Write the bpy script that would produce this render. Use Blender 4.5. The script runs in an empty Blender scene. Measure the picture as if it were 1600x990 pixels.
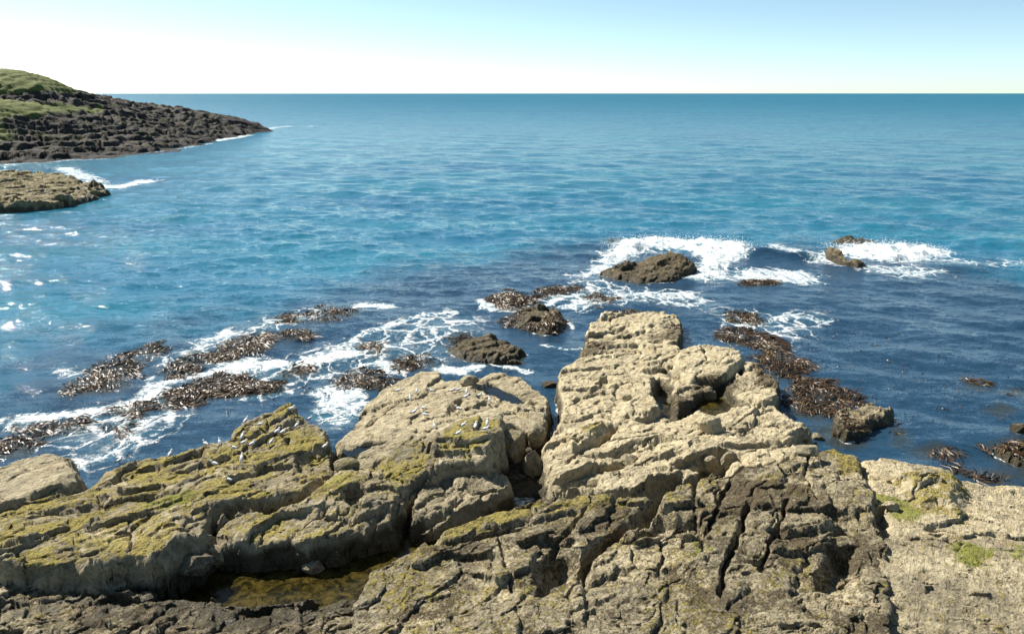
import bpy, bmesh, math, random
import numpy as np
from mathutils import Vector, Matrix

# ------------------------------------------------------------------ camera, sky, sun, exposure
scene = bpy.context.scene
COL = scene.collection
CAM_H = 16.7
F_PX = 1232.0                       # focal length in pixels of the 1600 x 990 photograph
PITCH = math.atan((495 - 146) / F_PX)
cam_data = bpy.data.cameras.new("camera")
cam_data.sensor_width = 36.0
cam_data.lens = F_PX / 1600 * 36.0
cam_data.clip_start = 0.5
cam_data.clip_end = 120000.0
cam = bpy.data.objects.new("camera", cam_data)
COL.objects.link(cam)
cam.location = (0, 0, CAM_H)
cam.rotation_euler = (math.pi / 2 - PITCH, 0, 0)
scene.camera = cam

SUN_EL = math.radians(43)
SUN_AZ = math.radians(-52)          # measured from straight ahead, negative to the left
world = bpy.data.worlds.new("World")
scene.world = world
world.use_nodes = True
wn = world.node_tree
wn.nodes.clear()
w_out = wn.nodes.new("ShaderNodeOutputWorld")
w_bg = wn.nodes.new("ShaderNodeBackground")
w_sky = wn.nodes.new("ShaderNodeTexSky")
w_sky.sky_type = 'NISHITA'
w_sky.sun_disc = False
w_sky.sun_elevation = SUN_EL
w_sky.sun_rotation = SUN_AZ
w_sky.altitude = 10
w_sky.air_density = 0.5
w_sky.dust_density = 0.28
w_sky.ozone_density = 1.6
w_bg.inputs['Strength'].default_value = 0.092
w_mul = wn.nodes.new("ShaderNodeMix")          # slight overall cast of the camera's white balance
w_mul.data_type = 'RGBA'
w_mul.blend_type = 'MULTIPLY'
w_mul.inputs[0].default_value = 1.0
w_mul.inputs[7].default_value = (1.03, 1.05, 0.88, 1)
wn.links.new(w_sky.outputs[0], w_mul.inputs[6])
wn.links.new(w_mul.outputs[2], w_bg.inputs[0])
wn.links.new(w_bg.outputs[0], w_out.inputs[0])

sun_data = bpy.data.lights.new("sun", 'SUN')
sun_data.energy = 5.0
sun_data.angle = math.radians(0.5)
sun_data.color = (1.0, 0.94, 0.84)
sun = bpy.data.objects.new("sun", sun_data)
COL.objects.link(sun)
sun_dir = Vector((math.sin(SUN_AZ) * math.cos(SUN_EL), math.cos(SUN_AZ) * math.cos(SUN_EL), math.sin(SUN_EL)))
sun.rotation_euler = sun_dir.to_track_quat('Z', 'Y').to_euler()

scene.view_settings.view_transform = 'Standard'
scene.view_settings.look = 'None'
scene.view_settings.gamma = 1.0
scene.view_settings.exposure = 1.0
scene.cycles.max_bounces = 6

# ------------------------------------------------------------------ measuring: a photograph pixel meets a level z
SP, CP = math.sin(PITCH), math.cos(PITCH)


def ray(px, py):
    u = (px - 800) / F_PX
    v = (495 - py) / F_PX
    return np.array([u, v * SP + CP, v * CP - SP])


def P(px, py, h=0.0):
    d = ray(px, py)
    t = (h - CAM_H) / d[2]
    return np.array([d[0] * t, d[1] * t])


def pts(lst, h=0.0):
    return np.array([P(p[0], p[1], p[2] if len(p) > 2 else h) for p in lst])


# ------------------------------------------------------------------ numpy noise
def hsh(ix, iy, seed):
    a = (ix.astype(np.int64) * 374761393 + iy.astype(np.int64) * 668265263 + seed * 974634721) & 0xFFFFFFFF
    a = ((a ^ (a >> 13)) * 1274126177) & 0xFFFFFFFF
    a = ((a ^ (a >> 16)) * 2246822519) & 0xFFFFFFFF
    a = a ^ (a >> 15)
    return (a & 0xFFFFFF).astype(np.float32) / 16777216.0


def gnoise(x, y, seed=0):
    x0 = np.floor(x); y0 = np.floor(y)
    fx = (x - x0).astype(np.float32); fy = (y - y0).astype(np.float32)
    ix = x0.astype(np.int64); iy = y0.astype(np.int64)
    ux = fx * fx * fx * (fx * (fx * 6 - 15) + 10)
    uy = fy * fy * fy * (fy * (fy * 6 - 15) + 10)

    def g(a, b, dx, dy):
        t = hsh(a, b, seed) * (2 * math.pi)
        return np.cos(t) * dx + np.sin(t) * dy
    n00 = g(ix, iy, fx, fy); n10 = g(ix + 1, iy, fx - 1, fy)
    n01 = g(ix, iy + 1, fx, fy - 1); n11 = g(ix + 1, iy + 1, fx - 1, fy - 1)
    return ((n00 * (1 - ux) + n10 * ux) * (1 - uy) + (n01 * (1 - ux) + n11 * ux) * uy) * 1.5


def fbm(x, y, octv=4, seed=0, gain=0.5):
    s = 0; a = 1.0; f = 1.0; tot = 0
    for o in range(octv):
        s = s + a * gnoise(x * f + 17.3 * o, y * f - 9.1 * o, seed + o)
        tot += a; a *= gain; f *= 2.03
    return s / tot


def ridged(x, y, octv=4, seed=0):
    s = 0; a = 1.0; f = 1.0; tot = 0
    for o in range(octv):
        s = s + a * (1 - np.abs(gnoise(x * f + 3.7 * o, y * f + 8.1 * o, seed + o)) * 2)
        tot += a; a *= 0.5; f *= 2.1
    return s / tot


def voro(x, y, seed=0, jit=0.9):
    ix = np.floor(x).astype(np.int64); iy = np.floor(y).astype(np.int64)
    f1 = np.full(x.shape, 9.0, np.float32); f2 = f1.copy()
    cx = np.zeros(x.shape, np.int64); cy = cx.copy()
    dx1 = np.zeros(x.shape, np.float32); dy1 = dx1.copy()
    for a in (-1, 0, 1):
        for b in (-1, 0, 1):
            jx = ix + a; jy = iy + b
            dx = (x - (jx + 0.5 + jit * (hsh(jx, jy, seed) - 0.5))).astype(np.float32)
            dy = (y - (jy + 0.5 + jit * (hsh(jx, jy, seed + 91) - 0.5))).astype(np.float32)
            d = np.sqrt(dx * dx + dy * dy)
            m = d < f1
            f2 = np.where(m, f1, np.minimum(f2, d))
            cx = np.where(m, jx, cx); cy = np.where(m, jy, cy)
            dx1 = np.where(m, dx, dx1); dy1 = np.where(m, dy, dy1)
            f1 = np.where(m, d, f1)
    return f1, f2, cx, cy, dx1, dy1


def sstep(a, b, x):
    t = np.clip((x - a) / (b - a), 0, 1)
    return t * t * (3 - 2 * t)


def line_dist(x, y, pl, closed=False):
    d = np.full(x.shape, 1e9, np.float32)
    n = len(pl)
    for i in range(n if closed else n - 1):
        a = pl[i]; b = pl[(i + 1) % n]
        e = b - a; l2 = max(float(e @ e), 1e-9)
        t = np.clip(((x - a[0]) * e[0] + (y - a[1]) * e[1]) / l2, 0, 1)
        dd = (x - a[0] - t * e[0]) ** 2 + (y - a[1] - t * e[1]) ** 2
        d = np.minimum(d, dd)
    return np.sqrt(d)


def poly_sd(x, y, pl):
    """signed distance, positive inside"""
    d = line_dist(x, y, pl, True)
    ins = np.zeros(x.shape, bool)
    n = len(pl)
    for i in range(n):
        a = pl[i]; b = pl[(i + 1) % n]
        c = (a[1] > y) != (b[1] > y)
        if abs(b[1] - a[1]) > 1e-9:
            xi = a[0] + (y - a[1]) * (b[0] - a[0]) / (b[1] - a[1])
            ins ^= c & (x < xi)
    return np.where(ins, d, -d)


def rbf_fit(xy, z, soft=0.3):
    n = len(xy)
    r = np.linalg.norm(xy[:, None] - xy[None], axis=2)
    A = np.zeros((n + 3, n + 3))
    A[:n, :n] = r + np.eye(n) * -soft
    A[:n, n] = 1; A[:n, n + 1:] = xy
    A[n, :n] = 1; A[n + 1:, :n] = xy.T
    return np.linalg.lstsq(A, np.concatenate([z, [0, 0, 0]]), rcond=None)[0]


def rbf_eval(c, xy, x, y):
    s = c[len(xy)] + c[len(xy) + 1] * x + c[len(xy) + 2] * y
    for i in range(len(xy)):
        s = s + c[i] * np.sqrt((x - xy[i, 0]) ** 2 + (y - xy[i, 1]) ** 2)
    return s


# ------------------------------------------------------------------ node helpers
def new_mat(name):
    m = bpy.data.materials.new(name)
    m.use_nodes = True
    nt = m.node_tree
    for n in list(nt.nodes):
        nt.nodes.remove(n)
    out = nt.nodes.new("ShaderNodeOutputMaterial")
    return m, nt, out


class NT:
    def __init__(s, nt):
        s.nt = nt

    def n(s, t, **kw):
        o = s.nt.nodes.new(t)
        for k, v in kw.items():
            setattr(o, k, v)
        return o

    def put(s, sock, v):
        if isinstance(v, bpy.types.NodeSocket):
            s.nt.links.new(v, sock)
        elif v is not None:
            if sock.type == 'RGBA' and len(v) == 3:
                v = (*v, 1)
            sock.default_value = v

    def attr(s, name):
        return s.n("ShaderNodeAttribute", attribute_name=name).outputs['Fac']

    def pos(s):
        return s.n("ShaderNodeNewGeometry").outputs['Position']

    def mapping(s, vec, scale=(1, 1, 1), rot=(0, 0, 0)):
        m = s.n("ShaderNodeMapping")
        s.put(m.inputs['Vector'], vec)
        m.inputs['Scale'].default_value = scale
        m.inputs['Rotation'].default_value = rot
        return m.outputs[0]

    def noise(s, vec, scale, detail=4, rough=0.55, dist=0.0, col=False):
        o = s.n("ShaderNodeTexNoise")
        s.put(o.inputs['Vector'], vec)
        o.inputs['Scale'].default_value = scale
        o.inputs['Detail'].default_value = detail
        o.inputs['Roughness'].default_value = rough
        o.inputs['Distortion'].default_value = dist
        return o.outputs['Color' if col else 'Fac']

    def voro(s, vec, scale, feature='F1', out='Distance', rnd=1.0):
        o = s.n("ShaderNodeTexVoronoi", feature=feature)
        s.put(o.inputs['Vector'], vec)
        o.inputs['Scale'].default_value = scale
        o.inputs['Randomness'].default_value = rnd
        return o.outputs[out]

    def math(s, op, a, b=None, c=None, clamp=False):
        o = s.n("ShaderNodeMath", operation=op, use_clamp=clamp)
        s.put(o.inputs[0], a)
        if b is not None:
            s.put(o.inputs[1], b)
        if c is not None:
            s.put(o.inputs[2], c)
        return o.outputs[0]

    def ramp(s, v, a, b, lo=0.0, hi=1.0):
        o = s.n("ShaderNodeMapRange", interpolation_type='SMOOTHSTEP')
        s.put(o.inputs['Value'], v)
        s.put(o.inputs['From Min'], a)
        s.put(o.inputs['From Max'], b)
        s.put(o.inputs['To Min'], lo)
        s.put(o.inputs['To Max'], hi)
        return o.outputs[0]

    def mix(s, f, a, b):
        o = s.n("ShaderNodeMix", data_type='RGBA')
        s.put(o.inputs[0], f)
        s.put(o.inputs[6], a)
        s.put(o.inputs[7], b)
        return o.outputs[2]

    def mixf(s, f, a, b):
        o = s.n("ShaderNodeMix", data_type='FLOAT')
        s.put(o.inputs[0], f)
        s.put(o.inputs[2], a)
        s.put(o.inputs[3], b)
        return o.outputs[0]

    def bump(s, h, strength=0.5, dist=0.05, normal=None):
        o = s.n("ShaderNodeBump")
        s.put(o.inputs['Height'], h)
        s.put(o.inputs['Strength'], strength)
        s.put(o.inputs['Distance'], dist)
        if normal is not None:
            s.put(o.inputs['Normal'], normal)
        return o.outputs[0]

    def bsdf(s, col, rough=0.8, normal=None, **kw):
        o = s.n("ShaderNodeBsdfPrincipled")
        s.put(o.inputs['Base Color'], col)
        s.put(o.inputs['Roughness'], rough)
        if normal is not None:
            s.put(o.inputs['Normal'], normal)
        for k, v in kw.items():
            s.put(o.inputs[k], v)
        return o.outputs[0]


# ------------------------------------------------------------------ materials
def rock_material():
    m, nt, out = new_mat("weathered_rock")
    N = NT(nt)
    p = N.pos()
    tone, lich, alg, weed, wet = (N.attr(a) for a in ("tone", "lichen", "algae", "weed", "wet"))  # wet also carries the painted gully shade
    n_big = N.noise(p, 0.55, 5, 0.6)
    n_mid = N.noise(p, 2.6, 6, 0.65)
    n_fine = N.noise(p, 11.0, 5, 0.7)
    v_fine = N.voro(p, 9.0)
    fm = N.n("ShaderNodeMapping", vector_type='TEXTURE')
    N.put(fm.inputs['Vector'], p)
    fm.inputs['Rotation'].default_value = (0.25, 0.1, math.radians(57))
    fm.inputs['Scale'].default_value = (2.4, 0.42, 0.42)
    fol = N.noise(fm.outputs[0], 1.3, 7, 0.72, 0.4)
    dark = N.mix(n_mid, (0.038, 0.035, 0.023), (0.180, 0.158, 0.103))
    dark = N.mix(N.ramp(n_fine, 0.45, 0.75), dark, (0.20, 0.175, 0.135))
    pale = N.mix(N.ramp(n_mid, 0.3, 0.7), (0.33, 0.275, 0.165), (0.53, 0.455, 0.295))
    pale = N.mix(N.ramp(n_fine, 0.5, 0.72), pale, (0.57, 0.50, 0.345))
    t = N.math('ADD', tone, N.math('MULTIPLY', N.math('SUBTRACT', n_big, 0.5), 0.55))
    t = N.math('ADD', t, N.math('MULTIPLY', N.math('SUBTRACT', fol, 0.5), 1.1))
    t = N.math('ADD', t, N.math('MULTIPLY', N.math('SUBTRACT', n_mid, 0.5), 0.5), clamp=True)
    col = N.mix(t, dark, pale)
    # ochre stain
    och = N.ramp(N.noise(N.mapping(p, (1, 1, 1), (0.4, 0.2, 0.9)), 0.9, 4, 0.6), 0.55, 0.75)
    col = N.mix(N.math('MULTIPLY', och, 0.35), col, (0.33, 0.21, 0.085))
    # black lichen flecks
    fl = N.ramp(N.noise(p, 5.0, 3, 0.75), 0.60, 0.70)
    col = N.mix(N.math('MULTIPLY', fl, 0.75), col, (0.055, 0.048, 0.040))
    # yellow lichen
    ln = N.noise(p, 4.5, 6, 0.75)
    crust = N.voro(p, 7.5, 'SMOOTH_F1')
    lf = N.ramp(N.math('SUBTRACT', N.math('ADD', N.math('ADD', ln, N.math('MULTIPLY', lich, 0.50)), N.math('MULTIPLY', N.math('SUBTRACT', fol, 0.5), 0.5)), N.math('MULTIPLY', crust, 0.16)), 0.58, 0.70)
    lcol = N.mix(N.ramp(n_fine, 0.35, 0.7), (0.13, 0.11, 0.022), (0.36, 0.29, 0.045))
    col = N.mix(N.math('MULTIPLY', lf, 0.85), col, lcol)
    # green algae
    af = N.ramp(N.math('ADD', N.noise(p, 3.2, 6, 0.7), N.math('MULTIPLY', alg, 0.50)), 0.72, 0.88)
    col = N.mix(N.math('MULTIPLY', af, 0.9), col, N.mix(n_fine, (0.085, 0.095, 0.014), (0.25, 0.25, 0.038)))
    # brown weed mat
    wf = N.ramp(N.math('ADD', N.math('ADD', N.noise(p, 3.7, 7, 0.8), N.math('MULTIPLY', N.math('SUBTRACT', N.noise(p, 14, 4, 0.7), 0.5), 0.7)), N.math('MULTIPLY', weed, 0.46)), 0.64, 0.80)
    col = N.mix(N.math('MULTIPLY', wf, 0.92), col, N.mix(N.ramp(N.noise(p, 16, 5, 0.75), 0.35, 0.68), (0.022, 0.017, 0.010), (0.13, 0.095, 0.045)))
    # white guano
    gf = N.ramp(N.noise(N.mapping(p, (1, 1, 1), (0.1, 0.7, 0.3)), 2.4, 6, 0.85), 0.735, 0.78)
    col = N.mix(N.math('MULTIPLY', gf, 0.7), col, (0.62, 0.6, 0.55))
    # tidal band: darker when wet, blackish weed low down; plus painted gully shade
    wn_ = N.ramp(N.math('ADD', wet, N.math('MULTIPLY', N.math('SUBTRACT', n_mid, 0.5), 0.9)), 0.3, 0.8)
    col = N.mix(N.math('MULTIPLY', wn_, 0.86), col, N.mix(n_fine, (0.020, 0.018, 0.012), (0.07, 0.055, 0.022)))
    h = N.math('ADD', N.math('MULTIPLY', n_mid, 1.0), N.math('MULTIPLY', n_fine, 0.5))
    h = N.math('ADD', h, N.math('MULTIPLY', v_fine, 0.25))
    h = N.math('ADD', h, N.math('MULTIPLY', wf, 0.3))
    h = N.math('ADD', h, N.math('MULTIPLY', lf, 0.15))
    jw = N.n("ShaderNodeVectorMath", operation='MULTIPLY_ADD')
    N.put(jw.inputs[0], N.noise(p, 1.3, 4, 0.6, col=True)); jw.inputs[1].default_value = (0.9, 0.9, 0.9); N.put(jw.inputs[2], p)
    joint = N.ramp(N.voro(jw.outputs[0], 1.5, 'DISTANCE_TO_EDGE'), 0.0, 0.045)
    jm = N.ramp(N.noise(p, 0.7, 3, 0.6), 0.5, 0.68)
    h = N.math('ADD', h, N.math('MULTIPLY', N.math('MULTIPLY', joint, jm), 0.55))
    h = N.math('ADD', h, N.math('MULTIPLY', fol, 1.6))
    nor = N.bump(h, 1.0, 0.11)
    rough = N.mixf(wn_, 0.9, 0.45)
    nt.links.new(N.bsdf(col, rough, nor, **{'Specular IOR Level': 0.3}), out.inputs[0])
    return m


def sea_material():
    m, nt, out = new_mat("sea_water")
    N = NT(nt)
    p = N.pos()
    foam_a, dark_a, cap_a = N.attr("foam"), N.attr("dark"), N.attr("cap")
    big = N.noise(N.mapping(p, (1, 2.5, 1)), 0.018, 4, 0.6)
    teal = N.mix(N.ramp(big, 0.3, 0.7), (0.009, 0.098, 0.175), (0.013, 0.138, 0.200))
    navy = N.mix(N.noise(p, 0.35, 4, 0.6), (0.010, 0.029, 0.058), (0.015, 0.052, 0.092))
    dn = N.math('ADD', dark_a, N.math('MULTIPLY', N.math('SUBTRACT', N.noise(p, 0.22, 5, 0.6), 0.5), 0.7))
    water = N.mix(N.ramp(dn, 0.2, 0.8), teal, navy)
    water = N.mix(N.math('MULTIPLY', N.attr('shoal'), 0.75), water, (0.035, 0.034, 0.016))
    # foam lace
    wv = N.n("ShaderNodeVectorMath", operation='ADD')
    nv = N.n("ShaderNodeVectorMath", operation='SCALE')
    ns = N.n("ShaderNodeVectorMath", operation='SUBTRACT')
    N.put(ns.inputs[0], N.noise(p, 0.55, 4, 0.6, col=True)); ns.inputs[1].default_value = (0.5, 0.5, 0.5)
    N.put(nv.inputs[0], ns.outputs[0]); nv.inputs['Scale'].default_value = 2.6
    N.put(wv.inputs[0], p); N.put(wv.inputs[1], nv.outputs[0])
    flat = N.mapping(wv.outputs[0], (1, 0.62, 0))
    e1 = N.voro(flat, 0.62, 'DISTANCE_TO_EDGE')
    e2 = N.voro(flat, 2.1, 'DISTANCE_TO_EDGE')
    fn = N.noise(p, 1.3, 7, 0.72)
    amt = N.math('ADD', foam_a, N.math('MULTIPLY', N.math('SUBTRACT', fn, 0.5), 0.9))
    lw = N.math('MULTIPLY_ADD', amt, 0.22, 0.01)
    l1 = N.math('SUBTRACT', 1.0, N.ramp(e1, 0.0, lw))
    l2 = N.math('SUBTRACT', 1.0, N.ramp(e2, 0.0, N.math('MULTIPLY', lw, 1.25)))
    lace = N.math('MAXIMUM', l1, N.math('MULTIPLY', l2, N.ramp(amt, 0.35, 0.7)))
    lace = N.math('MULTIPLY', lace, N.ramp(amt, 0.12, 0.42))
    lace = N.math('MULTIPLY', lace, N.ramp(N.noise(p, 3.5, 4, 0.7), 0.3, 0.55))
    holes = N.ramp(N.math('ADD', N.voro(flat, 1.5, 'SMOOTH_F1'), N.math('MULTIPLY', fn, 0.35)), 0.78, 0.60)
    solid = N.math('MULTIPLY', N.ramp(amt, 0.60, 0.92), N.math('MAXIMUM', holes, N.ramp(amt, 0.9, 1.2)))
    foam = N.math('MAXIMUM', lace, solid)
    # whitecaps of the open sea
    cap = N.noise(N.mapping(p, (0.5, 1.5, 1), (0, 0, 0.12)), 1.1, 6, 0.74)
    gust = N.ramp(N.noise(p, 0.012, 3, 0.5), 0.35, 0.7)
    cap = N.math('MULTIPLY', N.ramp(cap, N.mixf(gust, 0.83, 0.745), N.mixf(gust, 0.88, 0.79)), cap_a)
    foam = N.math('MAXIMUM', foam, N.math('MULTIPLY', cap, 0.85))
    foam = N.math('MINIMUM', foam, 1.0)
    milky = N.math('MULTIPLY', N.ramp(foam_a, 0.15, 0.9), 0.35)
    water = N.mix(milky, water, (0.08, 0.26, 0.32))
    col = N.mix(foam, water, N.mix(N.ramp(fn, 0.3, 0.7), (0.55, 0.62, 0.66), (0.80, 0.82, 0.82)))
    # ripples: slopes straight from noise, so that the far sea stays rough however small it gets
    calm = N.math('SUBTRACT', N.math('MULTIPLY_ADD', N.attr("far"), 1.3, 1.0), N.math('MULTIPLY', dark_a, 0.45))
    acc = N.n("ShaderNodeNewGeometry").outputs['Normal']
    for sc, rx, ry, rot, amp in ((0.42, 0.45, 1.15, -0.12, 0.4), (1.3, 0.40, 1.2, 0.12, 0.65), (4.0, 0.5, 1.2, 0.1, 0.9), (13.0, 0.6, 1.2, 0.3, 1.2), (31.0, 0.7, 1.2, 0.2, 1.1)):
        sb = N.n("ShaderNodeVectorMath", operation='SUBTRACT')
        N.put(sb.inputs[0], N.noise(N.mapping(p, (rx, ry, 1), (0, 0, rot)), sc, 3, 0.6, col=True)); sb.inputs[1].default_value = (0.5, 0.5, 0.5)
        fl_ = N.n("ShaderNodeVectorMath", operation='MULTIPLY')
        N.put(fl_.inputs[0], sb.outputs[0]); fl_.inputs[1].default_value = (amp * 0.6, amp, 0.0)
        sc_ = N.n("ShaderNodeVectorMath", operation='SCALE')
        N.put(sc_.inputs[0], fl_.outputs[0]); N.put(sc_.inputs['Scale'], calm)
        ad = N.n("ShaderNodeVectorMath", operation='ADD')
        N.put(ad.inputs[0], acc); N.put(ad.inputs[1], sc_.outputs[0])
        acc = ad.outputs[0]
    nz = N.n("ShaderNodeVectorMath", operation='NORMALIZE')
    N.put(nz.inputs[0], acc)
    nb = N.bump(N.math('MULTIPLY', foam, N.math('ADD', fn, 0.3)), 0.6, 0.2, nz.outputs[0])
    rough = N.mixf(foam, N.mixf(N.attr("far"), 0.06, 0.35), 0.85)
    nt.links.new(N.bsdf(col, rough, nb, IOR=1.333, **{'Specular IOR Level': N.mixf(N.attr("far"), 0.5, 0.11)}), out.inputs[0])
    return m


def pool_material(name, tint, depth_mix):
    """clear still water over weed: the rock below shows through"""
    m, nt, out = new_mat(name)
    N = NT(nt)
    p = N.pos()
    nb = N.bump(N.noise(N.mapping(p, (1, 1, 1)), 3.0, 4, 0.6), 0.35, 0.06)
    tr = N.n("ShaderNodeBsdfTransparent")
    tr.inputs[0].default_value = (*tint, 1)
    base = N.bsdf(N.mix(N.ramp(N.noise(p, 2.4, 7, 0.78, 0.8), 0.40, 0.66), depth_mix[0], depth_mix[1]), 0.06, nb, IOR=1.333)
    mx = N.n("ShaderNodeMixShader")
    mx.inputs[0].default_value = depth_mix[2]
    nt.links.new(tr.outputs[0], mx.inputs[1])
    nt.links.new(base, mx.inputs[2])
    nt.links.new(mx.outputs[0], out.inputs[0])
    return m


def kelp_material():
    m, nt, out = new_mat("kelp_blades")
    N = NT(nt)
    r = N.attr("shade")
    c = N.mix(N.ramp(r, 0.0, 0.6), (0.022, 0.015, 0.010), (0.085, 0.047, 0.021))
    c = N.mix(N.ramp(r, 0.6, 1.0), c, (0.15, 0.11, 0.035))
    nb = N.bump(N.noise(N.pos(), 9, 2), 0.4, 0.03)
    nt.links.new(N.bsdf(c, 0.42, nb, **{'Specular IOR Level': 0.33}), out.inputs[0])
    return m


def headland_material():
    m, nt, out = new_mat("headland_rock_and_turf")
    N = NT(nt)
    p = N.pos()
    g, w = N.attr("grass"), N.attr("wet")
    lay = N.noise(N.mapping(p, (0.35, 0.35, 2.2), (0.12, 0.05, 0)), 0.55, 6, 0.7)
    mid = N.noise(p, 0.6, 6, 0.7)
    rock = N.mix(N.ramp(lay, 0.35, 0.65), (0.011, 0.010, 0.010), (0.046, 0.040, 0.034))
    rock = N.mix(N.ramp(mid, 0.52, 0.72), rock, (0.11, 0.093, 0.075))
    rock = N.mix(N.ramp(N.noise(p, 0.16, 5, 0.65), 0.5, 0.68), rock, (0.05, 0.055, 0.022))
    gc = N.mix(N.noise(p, 0.35, 6, 0.75), (0.035, 0.055, 0.012), (0.17, 0.185, 0.040))
    gf = N.ramp(N.math('ADD', g, N.math('MULTIPLY', N.math('SUBTRACT', mid, 0.5), 0.9)), 0.35, 0.65)
    col = N.mix(gf, rock, gc)
    wf = N.ramp(N.math('ADD', w, N.math('MULTIPLY', N.math('SUBTRACT', mid, 0.5), 0.5)), 0.35, 0.65)
    col = N.mix(wf, col, (0.022, 0.020, 0.017))
    nb = N.bump(N.math('ADD', lay, N.math('MULTIPLY', mid, 0.7)), 0.8, 0.6)
    nt.links.new(N.bsdf(col, 0.9, nb, **{'Specular IOR Level': 0.25}), out.inputs[0])
    return m


def plain_material(name, c1, c2, scale, rough=0.6, spec=0.4):
    m, nt, out = new_mat(name)
    N = NT(nt)
    tc = N.n("ShaderNodeTexCoord").outputs['Object']
    nt.links.new(N.bsdf(N.mix(N.noise(tc, scale, 3), c1, c2), rough, **{'Specular IOR Level': spec}), out.inputs[0])
    return m


M_ROCK = rock_material()
M_SEA = sea_material()
M_POOL_OLIVE = pool_material("weedy_pool_water", (0.62, 0.55, 0.30), ((0.012, 0.011, 0.004), (0.120, 0.090, 0.020), 0.6))
M_POOL_BLUE = pool_material("still_pool_water", (0.35, 0.42, 0.45), ((0.010, 0.016, 0.024), (0.018, 0.028, 0.036), 0.7))
M_KELP = kelp_material()
M_HEAD = headland_material()
M_WHITE = plain_material("gull_white_plumage", (0.72, 0.72, 0.70), (0.84, 0.84, 0.82), 14, 0.8, 0.2)
M_GREY = plain_material("gull_grey_plumage", (0.34, 0.36, 0.39), (0.48, 0.50, 0.53), 12, 0.8, 0.2)
M_BEAK = plain_material("gull_beak", (0.62, 0.42, 0.05), (0.70, 0.50, 0.08), 20, 0.4)
M_LEG = plain_material("gull_leg", (0.50, 0.28, 0.24), (0.58, 0.36, 0.30), 20, 0.6)
M_DARK = plain_material("gull_dark_tip", (0.02, 0.02, 0.022), (0.05, 0.05, 0.05), 20, 0.7)


# ------------------------------------------------------------------ mesh helpers
def link_mesh(name, verts, faces, mat, attrs=None, smooth=True, parent=None):
    me = bpy.data.meshes.new(name)
    verts = np.asarray(verts, np.float32)
    faces = np.asarray(faces, np.int32)
    k = faces.shape[1]
    me.vertices.add(len(verts))
    me.vertices.foreach_set('co', verts.ravel())
    me.loops.add(faces.size)
    me.loops.foreach_set('vertex_index', faces.ravel())
    me.polygons.add(len(faces))
    me.polygons.foreach_set('loop_start', np.arange(0, faces.size, k, dtype=np.int32))
    me.polygons.foreach_set('loop_total', np.full(len(faces), k, np.int32))
    me.polygons.foreach_set('use_smooth', np.full(len(faces), smooth, bool))
    for a, v in (attrs or {}).items():
        at = me.attributes.new(a, 'FLOAT', 'POINT')
        at.data.foreach_set('value', np.asarray(v, np.float32))
    me.materials.append(mat)
    me.update(calc_edges=True)
    me.validate()
    o = bpy.data.objects.new(name, me)
    COL.objects.link(o)
    if parent:
        o.parent = parent
    return o


def grid_faces(nr, nc):
    i = np.arange((nr - 1) * (nc - 1))
    r = i // (nc - 1); c = i % (nc - 1)
    a = r * nc + c
    return np.stack([a, a + 1, a + nc + 1, a + nc], 1)


def sub_mesh(sel_faces, verts, attrs):
    used = np.unique(sel_faces)
    mp = np.full(len(verts), -1, np.int64)
    mp[used] = np.arange(len(used))
    return verts[used], mp[sel_faces], {k: v[used] for k, v in attrs.items()}


def tag(o, label, cat, group=None, kind=None):
    o['label'] = label
    o['category'] = cat
    if group:
        o['group'] = group
    if kind:
        o['kind'] = kind
    return o


# ------------------------------------------------------------------ the shore rocks: one height field, cut into its separate rock masses
TY = np.exp(np.arange(math.log(15.5), math.log(99.0), 0.0019))
TX = np.arange(-0.84, 0.84, 0.0013)
GY, GX = np.meshgrid(TY, TX, indexing='ij')
GX = GX * GY
NR, NC = GX.shape
GX = GX.ravel(); GY = GY.ravel()
NV = GX.size

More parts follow.
